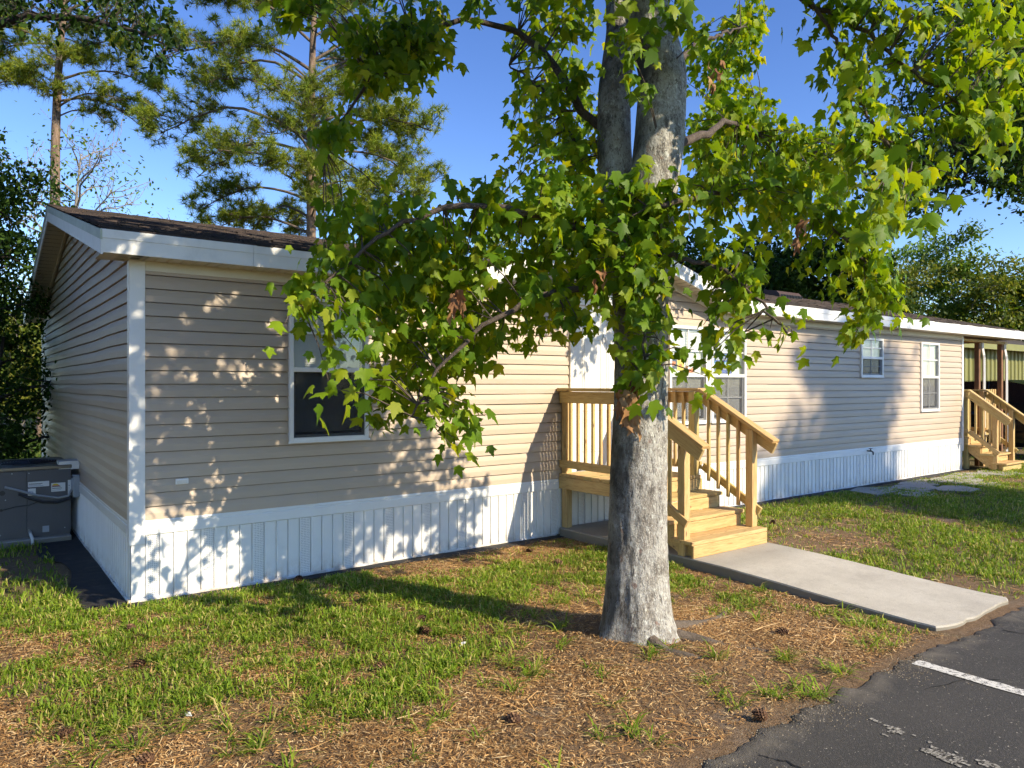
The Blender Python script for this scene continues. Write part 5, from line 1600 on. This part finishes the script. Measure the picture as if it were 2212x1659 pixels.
def pine_tree(label, base, height, limbs_spec, seed, r0=.20, lean=(0, 0), tuft=.26, extra=None, dens=1.0):
    """limbs_spec: (height fraction, compass angle, length, lift)"""
    rng = np.random.default_rng(seed); base = np.array([base[0], base[1], float(gz(base[0], base[1])) - .1])
    r = empty('pine_tree', base, label, 'tree', 'pines behind the house')
    tt = np.linspace(0, 1, 24)
    trunk = base + np.stack([lean[0] * tt + .12 * np.sin(tt * 7), lean[1] * tt + .12 * np.sin(tt * 6 + 1), height * tt], -1)
    trunk_mesh(trunk, np.linspace(r0, r0 * .28, 24), 22, r, False, .05, 'pine_bark', 'trunk', 120, base)
    ends = []; b = MB()
    for (t, a, L, lift) in limbs_spec:
        p = np.array([np.interp(t, tt, trunk[:, i]) for i in range(3)]); dh = np.array([math.cos(a), math.sin(a), 0])
        s = np.linspace(0, 1, 10)
        q = p + dh * (L * s)[:, None] + np.array([0, 0, 1.0]) * (lift * L * s + .16 * L * np.sin(s * PI) - .05 * L * s ** 2)[:, None] + np.cumsum(rng.normal(0, .035 * L, (10, 3)), 0) * s[:, None] * .6
        rl = .016 + .010 * L
        bb = MB(); bb.tube(q - base, np.linspace(rl, rl * .25, 10), 7, False); bb.build('limb', 'pine_limb', r, True)
        m = int((5 + 5.0 * L) * dens)
        for k in range(m):
            u = rng.uniform(.30, 1.0) ** .8; w = np.array([np.interp(u, s, q[:, i]) for i in range(3)])
            sd = np.cross(dh, [0, 0, 1]) * rng.choice([-1, 1])
            e = w + (sd * rng.uniform(.3, 1.0) + dh * rng.uniform(.1, .8) + np.array([0, 0, rng.uniform(-.1, .6)])) * rng.uniform(.35, .95) * (.5 + .18 * L)
            mid = (w + e) / 2 + np.array([0, 0, -.06]) + rng.normal(0, .05, 3)
            b.tube(np.array([w, mid, e]) - base, [.014, .010, .006], 4, False)
            for _ in range(rng.integers(4, 8)):
                ee = e + rng.normal(0, .15, 3) * np.array([1, 1, .8]); b.tube(np.array([mid, ee]) - base, [.006, .004], 3, False); ends.append(ee)
            if rng.random() < .35: ends.append(mid + rng.normal(0, .1, 3))
    tag(b.build('twigs', 'pine_limb', r), kind='stuff')
    ends = np.array(ends)
    # needles: bursts of slim blades
    nn = 30; c = np.repeat(ends, nn, 0); k = len(c)
    d = unit(rng.normal(0, 1, (k, 3)) + np.array([0, 0, .55])); wv = unit(np.cross(d, rng.normal(0, 1, (k, 3))))
    L = tuft * rng.uniform(.6, 1.1, (k, 1)); wd = .0105
    droop = np.array([0, 0, -.12]) * L
    v_ = np.stack([c - base - wv * wd, c - base + wv * wd, c - base + d * L + droop], 1).reshape(-1, 3)
    f_ = np.arange(k * 3).reshape(-1, 3)
    tag(link('crown', mesh('crown', v_, f_, 'needle'), r), kind='stuff')
    return r


def facing(a_deg):   # compass angle of a direction given relative to the line of sight (0 = away, 90 = to the right)
    v = FWD * math.cos(math.radians(a_deg)) + RGT * math.sin(math.radians(a_deg)); return math.atan2(v[1], v[0])


rp_ = np.random.default_rng(3)
# pine with the full crown, standing behind the house
d = 24.0; bp = W(655, 830, d); spec = []
H = 18.0
for zpx, side, L, lift in ((500, -85, 3.4, .08), (480, 75, 2.6, .0), (465, -60, 3.2, .0), (450, 90, 3.4, .03), (430, -80, 3.6, .05), (405, 60, 2.6, .02), (380, -100, 3.6, .15), (300, -85, 5.2, .02), (330, -70, 4.6, -.05), (270, 60, 3.4, .12), (300, 80, 4.0, .0), (345, 85, 3.6, -.10), (240, -110, 3.0, .1),
                           (180, -75, 4.2, .30), (150, -95, 4.4, .10), (190, 95, 3.2, .25), (130, 70, 3.4, .35), (90, -90, 3.6, .35), (60, 100, 3.2, .4), (40, -60, 3.4, .45), (10, -90, 4.2, .3), (-40, 80, 3.6, .3), (-60, -90, 4.0, .3), (-100, 0, 2.5, .4), (-120, -120, 3.6, .4), (-160, 60, 3.0, .4), (-220, -70, 2.8, .5), (-280, 120, 2.0, .6)):
    z = 1.72 + (830 - zpx) / FPX * d
    spec.append(((z + .1) / H, facing(side), L, lift)); spec.append(((z + .3) / H, facing(side + rp_.uniform(60, 140)), L * .75, lift + .05))
pine_tree('tall pine with a wide crown rising behind the house ridge', bp, H, spec, 21, .21, lean=(.45, -.25), tuft=.30)
# slender pine at the gable end
d = 25.0; bp = W(92, 830, d); spec = []; H = 17.5
for zpx, side, L, lift in ((170, 85, 3.2, -.15), (130, 95, 2.8, .1), (250, 70, 1.4, .2), (60, -80, 2.2, .25), (95, -95, 2.4, -.25), (140, -70, 1.6, -.2), (20, 85, 3.8, .05), (0, 100, 4.4, .15), (-20, -90, 3.0, .2), (60, 110, 3.6, -.08), (-60, 60, 3.5, .3), (-80, -100, 2.6, .3), (-150, 90, 3.0, .4), (-200, -90, 2.6, .4), (230, 100, 2.2, .1), (215, 80, 3.0, -.25)):
    z = 1.72 + (830 - zpx) / FPX * d
    spec.append(((z + .1) / H, facing(side), L, lift)); spec.append(((z + .4) / H, facing(side + rp_.uniform(60, 150)), L * .6, lift + .05))
pine_tree('slender pine with a bare leaning trunk beyond the gable end', bp, H, spec, 33, .235, lean=(.75, -.45), tuft=.28, dens=.9)

# a half-bare grey tree between the pines
broad_tree('bare_tree', 'half-bare grey tree with lichened twigs just behind the roof', W(175, 830, 17.5)[:2], 7.3, 2.6, 22, 4, 'broad_leaf', 'grey_bark', 5, first=.40, up=.95, r0=.12, leaf=.10, sub=14, clump=.55, curve=.35, sparse=1.0)
broad_tree('bare_tree', 'sparse grey tree with arching twigs above the ridge', W(232, 830, 16.0)[:2], 5.2, 3.0, 14, 5, 'broad_leaf', 'grey_bark', 6, lean=(.6, -.3), first=.55, up=.42, r0=.10, leaf=.10, sub=14, clump=.5, curve=.45, sparse=1.0)
broad_tree('bare_tree', 'dead pale branches poking above the leafy maple', W(1120, 830, 22.0)[:2], 7.2, 2.6, 8, 5, 'yellow_leaf', 'grey_bark', 8, first=.5, up=.6, r0=.08, leaf=.14, sub=6, clump=.5, sparse=.7)
# leafy trees behind the roof
broad_tree('leafy_tree', 'round yellow-green tree between the pines at the ridge', W(610, 830, 19)[:2], 5.0, 1.5, 16, 150, 'yellow_leaf', 'dark_bark', 41, first=.35, up=.5, r0=.10, leaf=.11, sub=5, clump=.45)
broad_tree('leafy_tree', 'small leafy tree behind the vent pipe', W(880, 830, 18)[:2], 4.3, 1.6, 12, 120, 'broad_leaf', 'dark_bark', 42, first=.35, up=.5, r0=.09, leaf=.11, sub=5, clump=.45)
broad_tree('leafy_tree', 'bushy tree showing through the maple leaves', W(1080, 830, 21)[:2], 5.6, 1.8, 14, 120, 'yellow_leaf', 'grey_bark', 43, first=.4, up=.5, r0=.10, leaf=.12, sub=5, clump=.5)
for k, (px, dd_, h, sp, mt, lab) in enumerate((
        (1500, 24, 5.6, 2.4, 'dark_leaf', 'dark evergreen beside the maple trunk behind the roof'),
        (1640, 25, 6.0, 2.8, 'dark_leaf', 'dark round evergreen over the box vent'),
        (1790, 26, 6.2, 2.8, 'dark_leaf', 'broad dark evergreen right of the box vent'),
        (1935, 34, 6.6, 2.6, 'yellow_leaf', 'yellow-green tree where the roof drops away'),
        (2030, 36, 8.6, 3.0, 'broad_leaf', 'tall open-crowned tree with forked grey limbs beyond the porch'),
        (2140, 34, 7.0, 2.8, 'yellow_leaf', 'leafy tree above the dark roof beyond the porch'),
        (2235, 34, 6.6, 2.8, 'broad_leaf', 'dark tree at the picture edge above the porch roof'),
        (2330, 38, 8.0, 3.0, 'broad_leaf', 'tree standing past the metal building'))):
    broad_tree('leafy_tree', lab, W(px, 830, dd_)[:2], h, sp, 17, 130 if mt == 'dark_leaf' else 95, mt, 'dark_bark' if mt == 'dark_leaf' else 'grey_bark', 60 + k, first=.30, up=.42, r0=.17, leaf=.20, sub=6, clump=.75, group='trees beyond the roof')
# low wood all along the back of the lot
rb = np.random.default_rng(77)
for k, (px, wl) in enumerate(((-250, 'past the picture edge beyond the gable end'), (-40, 'at the picture edge beyond the gable end'), (95, 'just past the back corner of the house'), (1660, 'over the far ridge behind the evergreens'), (1880, 'behind the yellow-green tree'), (2080, 'behind the forked grey tree'), (2300, 'behind the metal building'))):
    dd_ = rb.uniform(40, 50)
    p_ = W(px, 830, dd_)
    broad_tree('leafy_tree', 'distant tree of the wood ' + wl, p_[:2], rb.uniform(4.8, 6.5), rb.uniform(3.0, 4.2), 10, 46, rb.choice(['broad_leaf', 'yellow_leaf', 'dark_leaf']), 'dark_bark', 100 + k, first=.08, up=.32, r0=.2, leaf=.42, sub=6, clump=1.0, group='wood behind the lot')

for k, (px, dd_) in enumerate(((40, 22), (78, 27), (5, 30))):
    broad_tree('leafy_shrub', ['bright bush behind the dark tree at the gable end', 'sunlit bush just past the back corner of the house', 'sunlit bush at the picture edge behind the air conditioner'][k], W(px, 830, dd_)[:2], 3.6, 1.6, 14, 90, 'yellow_leaf', 'grey_bark', 140 + k, first=.1, up=.5, r0=.06, leaf=.17, sub=5, clump=.5)
# shrubby tree with dark leaves at the gable end; one bough reaches over the picture's top corner
r = broad_tree('dark_shrub_tree', 'dark small-leaved tree leaning against the gable end', (-1.0, 7.0), 5.4, 1.5, 26, 95, 'dark_leaf', 'dark_bark', 9, lean=(.10, .1), first=.10, up=.42, r0=.10, leaf=.09, sub=8, clump=.40)
for k in range(4):
    a = k * 1.5; bs = np.array([.10 * math.cos(a), .10 * math.sin(a), 0])
    MB().tube([bs, bs + (.05 * math.cos(a), .05 * math.sin(a), .6), bs + (.14 * math.cos(a), .14 * math.sin(a), 1.4), bs + (.3 * math.cos(a), .3 * math.sin(a), 2.6)], [.07, .06, .05, .02], 9).build('stem', 'dark_bark', r, True)
r2 = empty('overhanging_tree', (-4.2, 4.6, -.1), 'dark-leaved bough hanging into the top corner above the gable', 'tree')
O2 = np.array(r2.location); rr2 = np.random.default_rng(12)
MB().tube([(0, 0, 0), (.05, 0, 2.5), (.2, .1, 5), (.5, .2, 7.2)], [.19, .16, .13, .09], 12).build('trunk', 'dark_bark', r2, True)
bough = np.array([(-3.8, 4.75, 6.2), W(-60, 70, 9.5), W(60, 35, 9.3), W(180, 40, 9.1), W(300, 70, 9.0), W(385, 110, 9.0)])
MB().tube(bough - O2, [.09, .055, .05, .035, .02, .008], 8).build('limb', 'dark_bark', r2, True)
pts = in_poly([(-40, -40), (340, -40), (388, 60), (385, 110), (345, 150), (300, 100), (200, 70), (60, 60), (-40, 70)], 90, rr2)
cl = np.array([W(a, c_, rr2.uniform(8.6, 9.6)) for a, c_ in pts])
tb = MB()
bl_ = np.stack([np.interp(np.linspace(0, 1, 40), np.linspace(0, 1, len(bough)), bough[:, i]) for i in range(3)], -1)
for c_ in cl:
    j = np.linalg.norm(bl_ - c_, axis=1).argmin(); tb.tube(np.array([bl_[j], (bl_[j] + c_) / 2 + rr2.normal(0, .04, 3), c_]) - O2, [.008, .006, .003], 4, False)
tag(tb.build('twigs', 'dark_bark', r2), kind='stuff')
c = np.repeat(cl, 14, 0) + rr2.normal(0, .13, (len(cl) * 14, 3)); k = len(c)
v_, f_ = scatter(OVAL_V, OVAL_F, c - O2, rr2.normal(0, 1, (k, 3)) + [0, 0, -.5], rr2.normal(0, .7, (k, 3)) + [0, 0, .7], .10 * rr2.uniform(.6, 1.2, k))
tag(link('crown', mesh('crown', v_, f_, 'dark_leaf'), r2), kind='stuff')

# big tree past the right edge, its shaded boughs hang behind the maple
r3 = broad_tree('shade_tree', 'large dark shade tree whose boughs hang at the upper edge over the porch', (23.2, 0.6), 13.5, 6.2, 26, 80, 'dark_leaf', 'dark_bark', 19, first=.60, up=.25, r0=.34, leaf=.17, sub=9, clump=.8, curve=.20)
O3 = np.array(r3.location); rr3 = np.random.default_rng(44)
pts = in_poly([(1850, 340), (1900, 420), (1900, 465), (1980, 480), (2060, 430), (2130, 380), (2212, 440), (2280, 300), (2212, -40), (2080, -40), (2050, 200)], 150, rr3)
pts = np.concatenate([pts, in_poly([(2080, 260), (2150, 180), (2290, 120), (2290, 440), (2212, 450), (2130, 390)], 80, rr3)])
cl = np.array([W(a, c_, rr3.uniform(16.5, 20.5)) for a, c_ in pts]); tb = MB()
for k in range(7):
    e = W((1900, 1960, 2040, 2120, 2000, 2100, 2190)[k], (410, 470, 440, 330, 300, 180, 420)[k], 18.5); s_ = O3 + np.array([0, 0, 7.6 + k * .35])
    q = np.array([s_ + (e - s_) * t + np.array([0, 0, .9 * math.sin(t * PI)]) for t in np.linspace(0, 1, 9)]); MB().tube(q - O3, np.linspace(.10, .015, 9), 6).build('limb', 'dark_bark', r3, True)
    for c_ in cl:
        j = np.linalg.norm(q - c_, axis=1).argmin()
        if np.linalg.norm(q[j] - c_) < 1.5: tb.tube(np.array([q[j], c_]) - O3, [.018, .006], 3, False)
tag(tb.build('twigs', 'dark_bark', r3), kind='stuff')
c = np.repeat(cl, 46, 0) + rr3.normal(0, .30, (len(cl) * 46, 3)) * np.array([1, 1, .6]); k = len(c)
v_, f_ = scatter(OVAL_V, OVAL_F, c - O3, rr3.normal(0, 1, (k, 3)) + [0, 0, -.4], rr3.normal(0, .7, (k, 3)) + [0, 0, .7], .16 * rr3.uniform(.6, 1.2, k))
tag(link('lower_crown', mesh('lower_crown', v_, f_, 'dark_leaf'), r3), kind='stuff')
# the tall tree across the lane whose shadow falls on the far half of the front wall
r4 = broad_tree('shade_tree', 'tall conical tree across the lane shading the far front wall', (19.4, -22.5), 15.9, 3.7, 44, 60, 'dark_leaf', 'dark_bark', 29, first=.28, up=.15, r0=.3, leaf=.40, sub=7, clump=.75)

# unseen trees added to block sky light from the gable end
for k, (p_, h_, lab) in enumerate((((-5.2, 3.0), 8.5, 'added unseen tree blocking sky light nearest the air conditioner'), ((-6.0, 8.5), 9.5, 'added unseen tree blocking sky light beyond the gable end'), ((-7.5, -2.5), 8.0, 'added unseen tree blocking sky light level with the lawn'), ((-10.5, 3.5), 10.0, 'added unseen tree blocking sky light deep in the side lot'))):
    broad_tree('added_shade_tree', lab, p_, h_, 3.0, 16, 34, 'dark_leaf', 'dark_bark', 170 + k, first=.15, up=.35, r0=.2, leaf=.34, sub=7, clump=.75, group='added unseen trees along the side of the lot')
# ------------------------------------------------------------------ grass, straw, cones
rg = np.random.default_rng(15)


def blocked(x, y):
    return ((x > 4.56) & (x < 5.93) & (y > -4.5)) | ((x > -.02) & (y > -.13 - .12 * sstep(.8, 1.6, x)) & (y < 8.2) & (x < 18.4)) | ((x > -.36) & (x <= 0) & (y > -.05) & (y < 8.2)) | (y < edge_y(x) + .02) | ((x > -1.0) & (x < 0) & (y > 3.1) & (y < 4.5)) | (np.hypot(x - TREE[0], y - TREE[1]) < .27)


def blades(n, x0, x1, y0, y1, length, width, dens_pow=1.0, view=True):
    x = rg.uniform(x0, x1, n); y = rg.uniform(y0, y1, n)
    t = turf(x, y) ** dens_pow
    # runners clump
    cl = fbm(x * 9, y * 9, 61, 2)
    keep = (rg.random(n) < t * (.25 + 1.3 * sstep(.36, .62, cl))) & ~blocked(x, y)
    if view:
        px, py, d = PROJ(np.stack([x, y, np.zeros(n)], -1)); keep &= (d > 1.5) & (px > -120) & (px < 2340) & (py < 1760)
    x, y, t = x[keep], y[keep], t[keep]; n = len(x)
    z = gz(x, y) - .004
    a = rg.uniform(0, 2 * PI, n); L = length * rg.uniform(.45, 1.15, n) * (.65 + .5 * t); lean = rg.uniform(.25, 1.15, n)
    dirh = np.stack([np.cos(a), np.sin(a), np.zeros(n)], -1); side = np.stack([-np.sin(a), np.cos(a), np.zeros(n)], -1)
    side = unit(side + rg.normal(0, .4, (n, 3)) * np.array([1, 1, .2]))
    w = (width * rg.uniform(.6, 1.2, n))[:, None]
    p0 = np.stack([x, y, z], -1)
    p1 = p0 + dirh * (L * .35 * lean)[:, None] + np.array([0, 0, 1.0]) * (L * .55)[:, None]
    p2 = p0 + dirh * (L * .9 * lean)[:, None] + np.array([0, 0, 1.0]) * (L * (1.0 - .45 * lean))[:, None]
    V = np.stack([p0 - side * w * .7, p0 + side * w * .7, p1 + side * w, p1 - side * w, p2], 1).reshape(-1, 3)
    i = np.arange(n) * 5
    F = np.concatenate([np.stack([i, i + 1, i + 2], -1), np.stack([i, i + 2, i + 3], -1), np.stack([i + 3, i + 2, i + 4], -1)])
    return V, F


def join(parts):
    vs, fs, o = [], [], 0
    for V, F in parts: vs.append(V); fs.append(F + o); o += len(V)
    return np.concatenate(vs), np.concatenate(fs)


def tufts(centres, n_bl, length):
    P = []; Q = []
    for (x, y) in centres:
        k = rg.integers(n_bl // 2, n_bl); a = rg.uniform(0, 2 * PI, k); L = length * rg.uniform(.5, 1.2, k); up_ = rg.uniform(.25, .95, k)
        p0 = np.stack([x + rg.normal(0, .018, k), y + rg.normal(0, .018, k), np.full(k, float(gz(x, y)) - .004)], -1)
        dh = np.stack([np.cos(a), np.sin(a), 0 * a], -1); sd = np.stack([-np.sin(a), np.cos(a), 0 * a], -1); w = (.0042 * rg.uniform(.7, 1.2, k))[:, None]
        p1 = p0 + dh * (L * .4)[:, None] + np.array([0, 0, 1.0]) * (L * .55 * up_)[:, None]; p2 = p0 + dh * (L * .95)[:, None] + np.array([0, 0, 1.0]) * (L * .6 * up_)[:, None]
        V = np.stack([p0 - sd * w * .6, p0 + sd * w * .6, p1 + sd * w, p1 - sd * w, p2], 1).reshape(-1, 3); i = np.arange(k) * 5
        P.append((V, np.concatenate([np.stack([i, i + 1, i + 2], -1), np.stack([i, i + 2, i + 3], -1), np.stack([i + 3, i + 2, i + 4], -1)])))
    return P


tc_ = []
while len(tc_) < 150:
    x, y = rg.uniform(-2.0, 4.5), rg.uniform(-4.35, -.9)
    if float(turf(x, y)) < .45 and rg.random() < .25 + .75 * float(sstep(-4.3, -2.8, y)) and not blocked(np.array([x]), np.array([y]))[0] and np.hypot(x - TREE[0], y - TREE[1]) > .5: tc_.append((x, y))
for (px, py) in ((640, 1560), (660, 1530), (560, 1610), (400, 1560), (1110, 1440), (1140, 1455), (1690, 1420), (1650, 1500), (1735, 1500), (300, 1600), (1820, 1450), (1850, 1350), (1900, 1390), (1560, 1430), (860, 1500), (1420, 1420)):
    d = FPX * 1.80 / (py - 830); p = W(px, py, d)
    for _ in range(3): tc_.append((p[0] + rg.normal(0, .05), p[1] + rg.normal(0, .05)))
V, F = join(tufts(tc_, 22, .15) + [blades(400000, -2.2, 4.6, -4.3, 0.4, .072, .0044), blades(20000, -2.6, -.3, .3, 3.2, .10, .005)])
g1_ = link('lawn_grass', mesh('lawn_grass', V, F, 'grass')); tag(g1_, 'bright green broad-bladed grass before the near skirting', 'grass', kind='stuff')
V, F = join([blades(220000, 5.8, 19, -4.4, -.1, .075, .0055), blades(30000, 15.5, 30, -4.4, 6, .10, .010)])
g2_ = link('lawn_grass', mesh('lawn_grass', V, F, 'grass')); tag(g2_, 'patchy green grass on the far side of the walkway', 'grass', kind='stuff')
V, F = join([blades(45000, -9, 1, 4.4, 30, .26, .016), blades(40000, -14, 60, 8.3, 48, .35, .03)])
g3_ = link('rough_grass', mesh('rough_grass', V, F, 'grass_far')); tag(g3_, 'rough unmown grass behind the house', 'grass', kind='stuff')


def straws(n, x0, x1, y0, y1, l0, l1, w0, w1, prob, zoff=.004):
    x = rg.uniform(x0, x1, n); y = rg.uniform(y0, y1, n)
    keep = (rg.random(n) < prob(x, y)) & ~blocked(x, y - .06)
    px, py, d = PROJ(np.stack([x, y, np.zeros(n)], -1)); keep &= (d > 1.5) & (px > -100) & (px < 2320) & (py < 1740)
    x, y = x[keep], y[keep]; n = len(x)
    a = rg.uniform(0, 2 * PI, n); L = rg.uniform(l0, l1, n); w = rg.uniform(w0, w1, n)
    bend = rg.normal(0, .25, n); dz = rg.normal(0, .10, n)
    zc = gz(x, y) + zoff + rg.uniform(0, .012, n)
    d1 = np.stack([np.cos(a), np.sin(a)], -1); s1 = np.stack([-np.sin(a), np.cos(a)], -1)
    A_ = np.stack([x, y], -1) - d1 * (L / 2)[:, None]; B_ = np.stack([x, y], -1) + s1 * (bend * L * .4)[:, None]; C_ = np.stack([x, y], -1) + d1 * (L / 2)[:, None]
    zA, zC = zc - dz * L / 2, zc + dz * L / 2

    def rib(P, z, ww): return np.concatenate([P - s1 * ww[:, None], (z)[:, None]], -1), np.concatenate([P + s1 * ww[:, None], (z + rg.uniform(-.2, .9, n) * ww)[:, None]], -1)
    a0, a1 = rib(A_, zA, w * .6); b0, b1 = rib(B_, zc + .003, w); c0, c1 = rib(C_, zC, w * .4)
    V = np.stack([a0, a1, b0, b1, c0, c1], 1).reshape(-1, 3); i = np.arange(n) * 6
    F = np.concatenate([np.stack([i, i + 1, i + 3], -1), np.stack([i, i + 3, i + 2], -1), np.stack([i + 2, i + 3, i + 5], -1), np.stack([i + 2, i + 5, i + 4], -1)])
    return V, F


lit = lambda x, y: np.clip((1.0 - .8 * turf(x, y)) * (.35 + .8 * sstep(.35, .6, fbm(x * 2, y * 2, 71, 3))), 1.0 * .08, 1)
lit2 = lambda x, y: np.full(len(x), .5)
V, F = join([straws(60000, -2.5, 4.6, -4.0, 0, .016, .06, .0012, .0032, lit2), straws(150000, -2.5, 4.6, -4.6, 0, .014, .045, .0014, .0036, lit),            # chopped dead grass
             straws(26000, -2.5, 4.6, -4.6, 0, .08, .20, .0007, .0014, lit),              # pine needles
             straws(1400, -2.5, 4.6, -4.6, 0, .10, .34, .0022, .0045, lit, .010),         # runners and sticks
             straws(9000, 1.8, 4.6, -1.4, -.1, .08, .20, .0008, .0015, lambda x, y: np.full(len(x), .8)),
             straws(26000, 5.9, 16, -4.5, -.2, .03, .10, .002, .005, lit)])
st_ = link('pine_straw', mesh('pine_straw', V, F, 'straw')); tag(st_, 'brown pine straw and chopped dead grass on the bare ground', 'litter', kind='stuff')
# sandy crumbs along the asphalt edge
n = 12000; x = rg.uniform(-1.5, 8, n); y = edge_y(x) - .02 + rg.normal(0, .07, n) - rg.exponential(.08, n)
k = rg.random(n) < sstep(.38, .62, fbm(x * 2.2, y * 2.2, 91, 3)); x, y = x[k], y[k]; n = len(x)
s = rg.uniform(.002, .007, n); z = np.maximum(gz(x, y), np.where(y < edge_y(x), -.078, -9)) + s * .4
T = np.array([(1, 0, 0), (-.5, .8, 0), (-.5, -.8, 0), (0, 0, .9)]); TF = np.array([(0, 1, 3), (1, 2, 3), (2, 0, 3)])
v_, f_ = scatter(T, TF, np.stack([x, y, z - s * .5], -1), rg.normal(0, 1, (n, 3)) * [1, 1, .1], np.array([0, 0, 1.0]) + rg.normal(0, .2, (n, 3)), s)
island_mat('grit', [(0, (0.07, 0.06, 0.045)), (0.5, (0.17, 0.14, 0.10)), (1, (0.34, 0.30, 0.23))], .9, 0, None, .1)
tag(link('gravel', mesh('gravel', v_, f_, 'grit')), 'sandy grit spilling over the asphalt edge', 'gravel', kind='stuff')

# needles caught on the roof
n = 2600; x = np.concatenate([rg.normal(4.0, .7, 1500), rg.uniform(-.2, 7, 1100)]); y = np.concatenate([rg.uniform(1.6, 4.0, 1500), rg.uniform(-.2, 4.0, 1100)])
z = EAVE_Z + SLOPE * (y + OV) + .035
a = rg.uniform(0, 2 * PI, n); L = rg.uniform(.08, .2, n)[:, None]; d1 = np.stack([np.cos(a), np.sin(a), SLOPE * np.sin(a)], -1); s1 = np.stack([-np.sin(a), np.cos(a), SLOPE * np.cos(a)], -1) * .0022
c = np.stack([x, y, z], -1)
V = np.stack([c - d1 * L / 2, c + s1, c + d1 * L / 2, c - s1], 1).reshape(-1, 3); F = (np.arange(n) * 4)[:, None] + np.array([0, 1, 2, 3]); 
tag(link('roof_needles', mesh('roof_needles', V, F, 'straw')), 'rusty pine needles lying on the shingles', 'litter', kind='stuff')

# pine cones: spiral of scales round a core
cv, cf = [], []
for k in range(70):
    t = k / 69; a = k * 2.39996; r = .034 * math.sin(PI * (.12 + .80 * t)) ** .8; zz = .012 + .085 * t
    o = np.array([math.cos(a), math.sin(a), 0]); s = np.array([-math.sin(a), math.cos(a), 0]); u = np.array([0, 0, 1.0])
    b0 = len(cv); w = .010 * (1 - .35 * t); tipp = o * (r + .010) + u * (zz + .004 + .012 * t)
    cv += [o * (r - .016) + u * zz - s * w * .6, o * (r - .016) + u * zz + s * w * .6, o * r + u * (zz - .002) + s * w, tipp + s * w * .35, tipp - s * w * .35, o * r + u * (zz - .002) - s * w]
    cf += [(b0, b0 + 1, b0 + 2, b0 + 5), (b0 + 5, b0 + 2, b0 + 3, b0 + 4)]
m = MB().lathe([(0, .005), (.016, .012), (.022, .05), (.010, .095), (0, .10)], seg=8); b0 = len(cv); cv += [np.array(p) for p in m.v]; cf += [tuple(i + b0 for i in f) for f in m.f]
cone_me = bpy.data.meshes.new('pine_cone'); cone_me.from_pydata([tuple(p) for p in cv], [], cf); cone_me.update(); cone_me.materials.append(MATS['cone_scale'])
CONES = [((653, 1250), 'pine cone against the skirting at the step in its bottom rail'), ((290, 1365), 'pine cone in the grass near the house corner, upper of a pair'), ((312, 1375), 'pine cone in the grass near the house corner, lower of a pair'),
         ((838, 1440), 'large grey pine cone half hidden in the grass'), ((335, 1640), 'big open pine cone in bare straw at the bottom edge'), ((1215, 1222), 'pine cone in straw between the trunk and the skirting'), ((1137, 1190), 'small pine cone in straw under the skirting'),
         ((315, 1430), 'dark pine cone in the lawn below the corner cones'), ((1660, 1560), 'flattened brown pine cone on the asphalt edge'), ((1705, 1372), 'pine cone lying by the surface root'), ((1670, 1128), 'pine cone on bare soil beside the steps'),
         ((910, 1335), 'dark pine cone in the trunk shadow'), ((905, 1362), 'pine cone in the grass just below the trunk shadow'), ((1125, 1560), 'reddish cone fragment in bare straw before the maple'), ((120, 1590), 'cone fragment in straw at the near lawn corner'), ((340, 1215), 'pine cone beside the black ground cloth')]
for (px, py), lab in CONES:
    d = FPX * 1.80 / (py - 830); p = W(px, py, d); zz = float(gz(p[0], p[1]))
    o = link('pine_cone', cone_me); o.location = (p[0], p[1], zz + .028); o.rotation_euler = (PI / 2 + rg.uniform(-.35, .2), rg.uniform(-.3, .3), rg.uniform(0, 2 * PI))
    s = rg.uniform(.72, .98); o.scale = (s, s, s); tag(o, lab, 'pine cone', 'fallen pine cones')
# a few fallen leaves and a bit of litter paper
for (px, py), mt, lab in (((1000, 1395), 'paper', 'scrap of white paper in the grass'), ((405, 1545), 'paper', 'small white scrap in the straw at the bottom'), ((1000, 1600), 'dead_leaf', 'long tan wood chip on the straw'), ((1395, 1240), 'paper', 'white stick beside the maple trunk'), ((1930, 1300), 'dead_leaf', 'dry brown leaf by the walkway edge')):
    d = FPX * 1.80 / (py - 830); p = W(px, py, d); zz = float(gz(p[0], p[1])) + .02
    a = rg.uniform(0, 6); e = np.array([math.cos(a), math.sin(a)]) * .045; f = np.array([-e[1], e[0]]) * .35
    o = MB().add([(*(-e), 0), (*(f), .012), (*(e), .004), (*(-f * .8), .0), (*(e * .2), .016)], [(0, 1, 4), (1, 2, 4), (2, 3, 4), (3, 0, 4)]).build('ground_scrap', mt); o.location = (p[0], p[1], zz); tag(o, lab, 'litter')
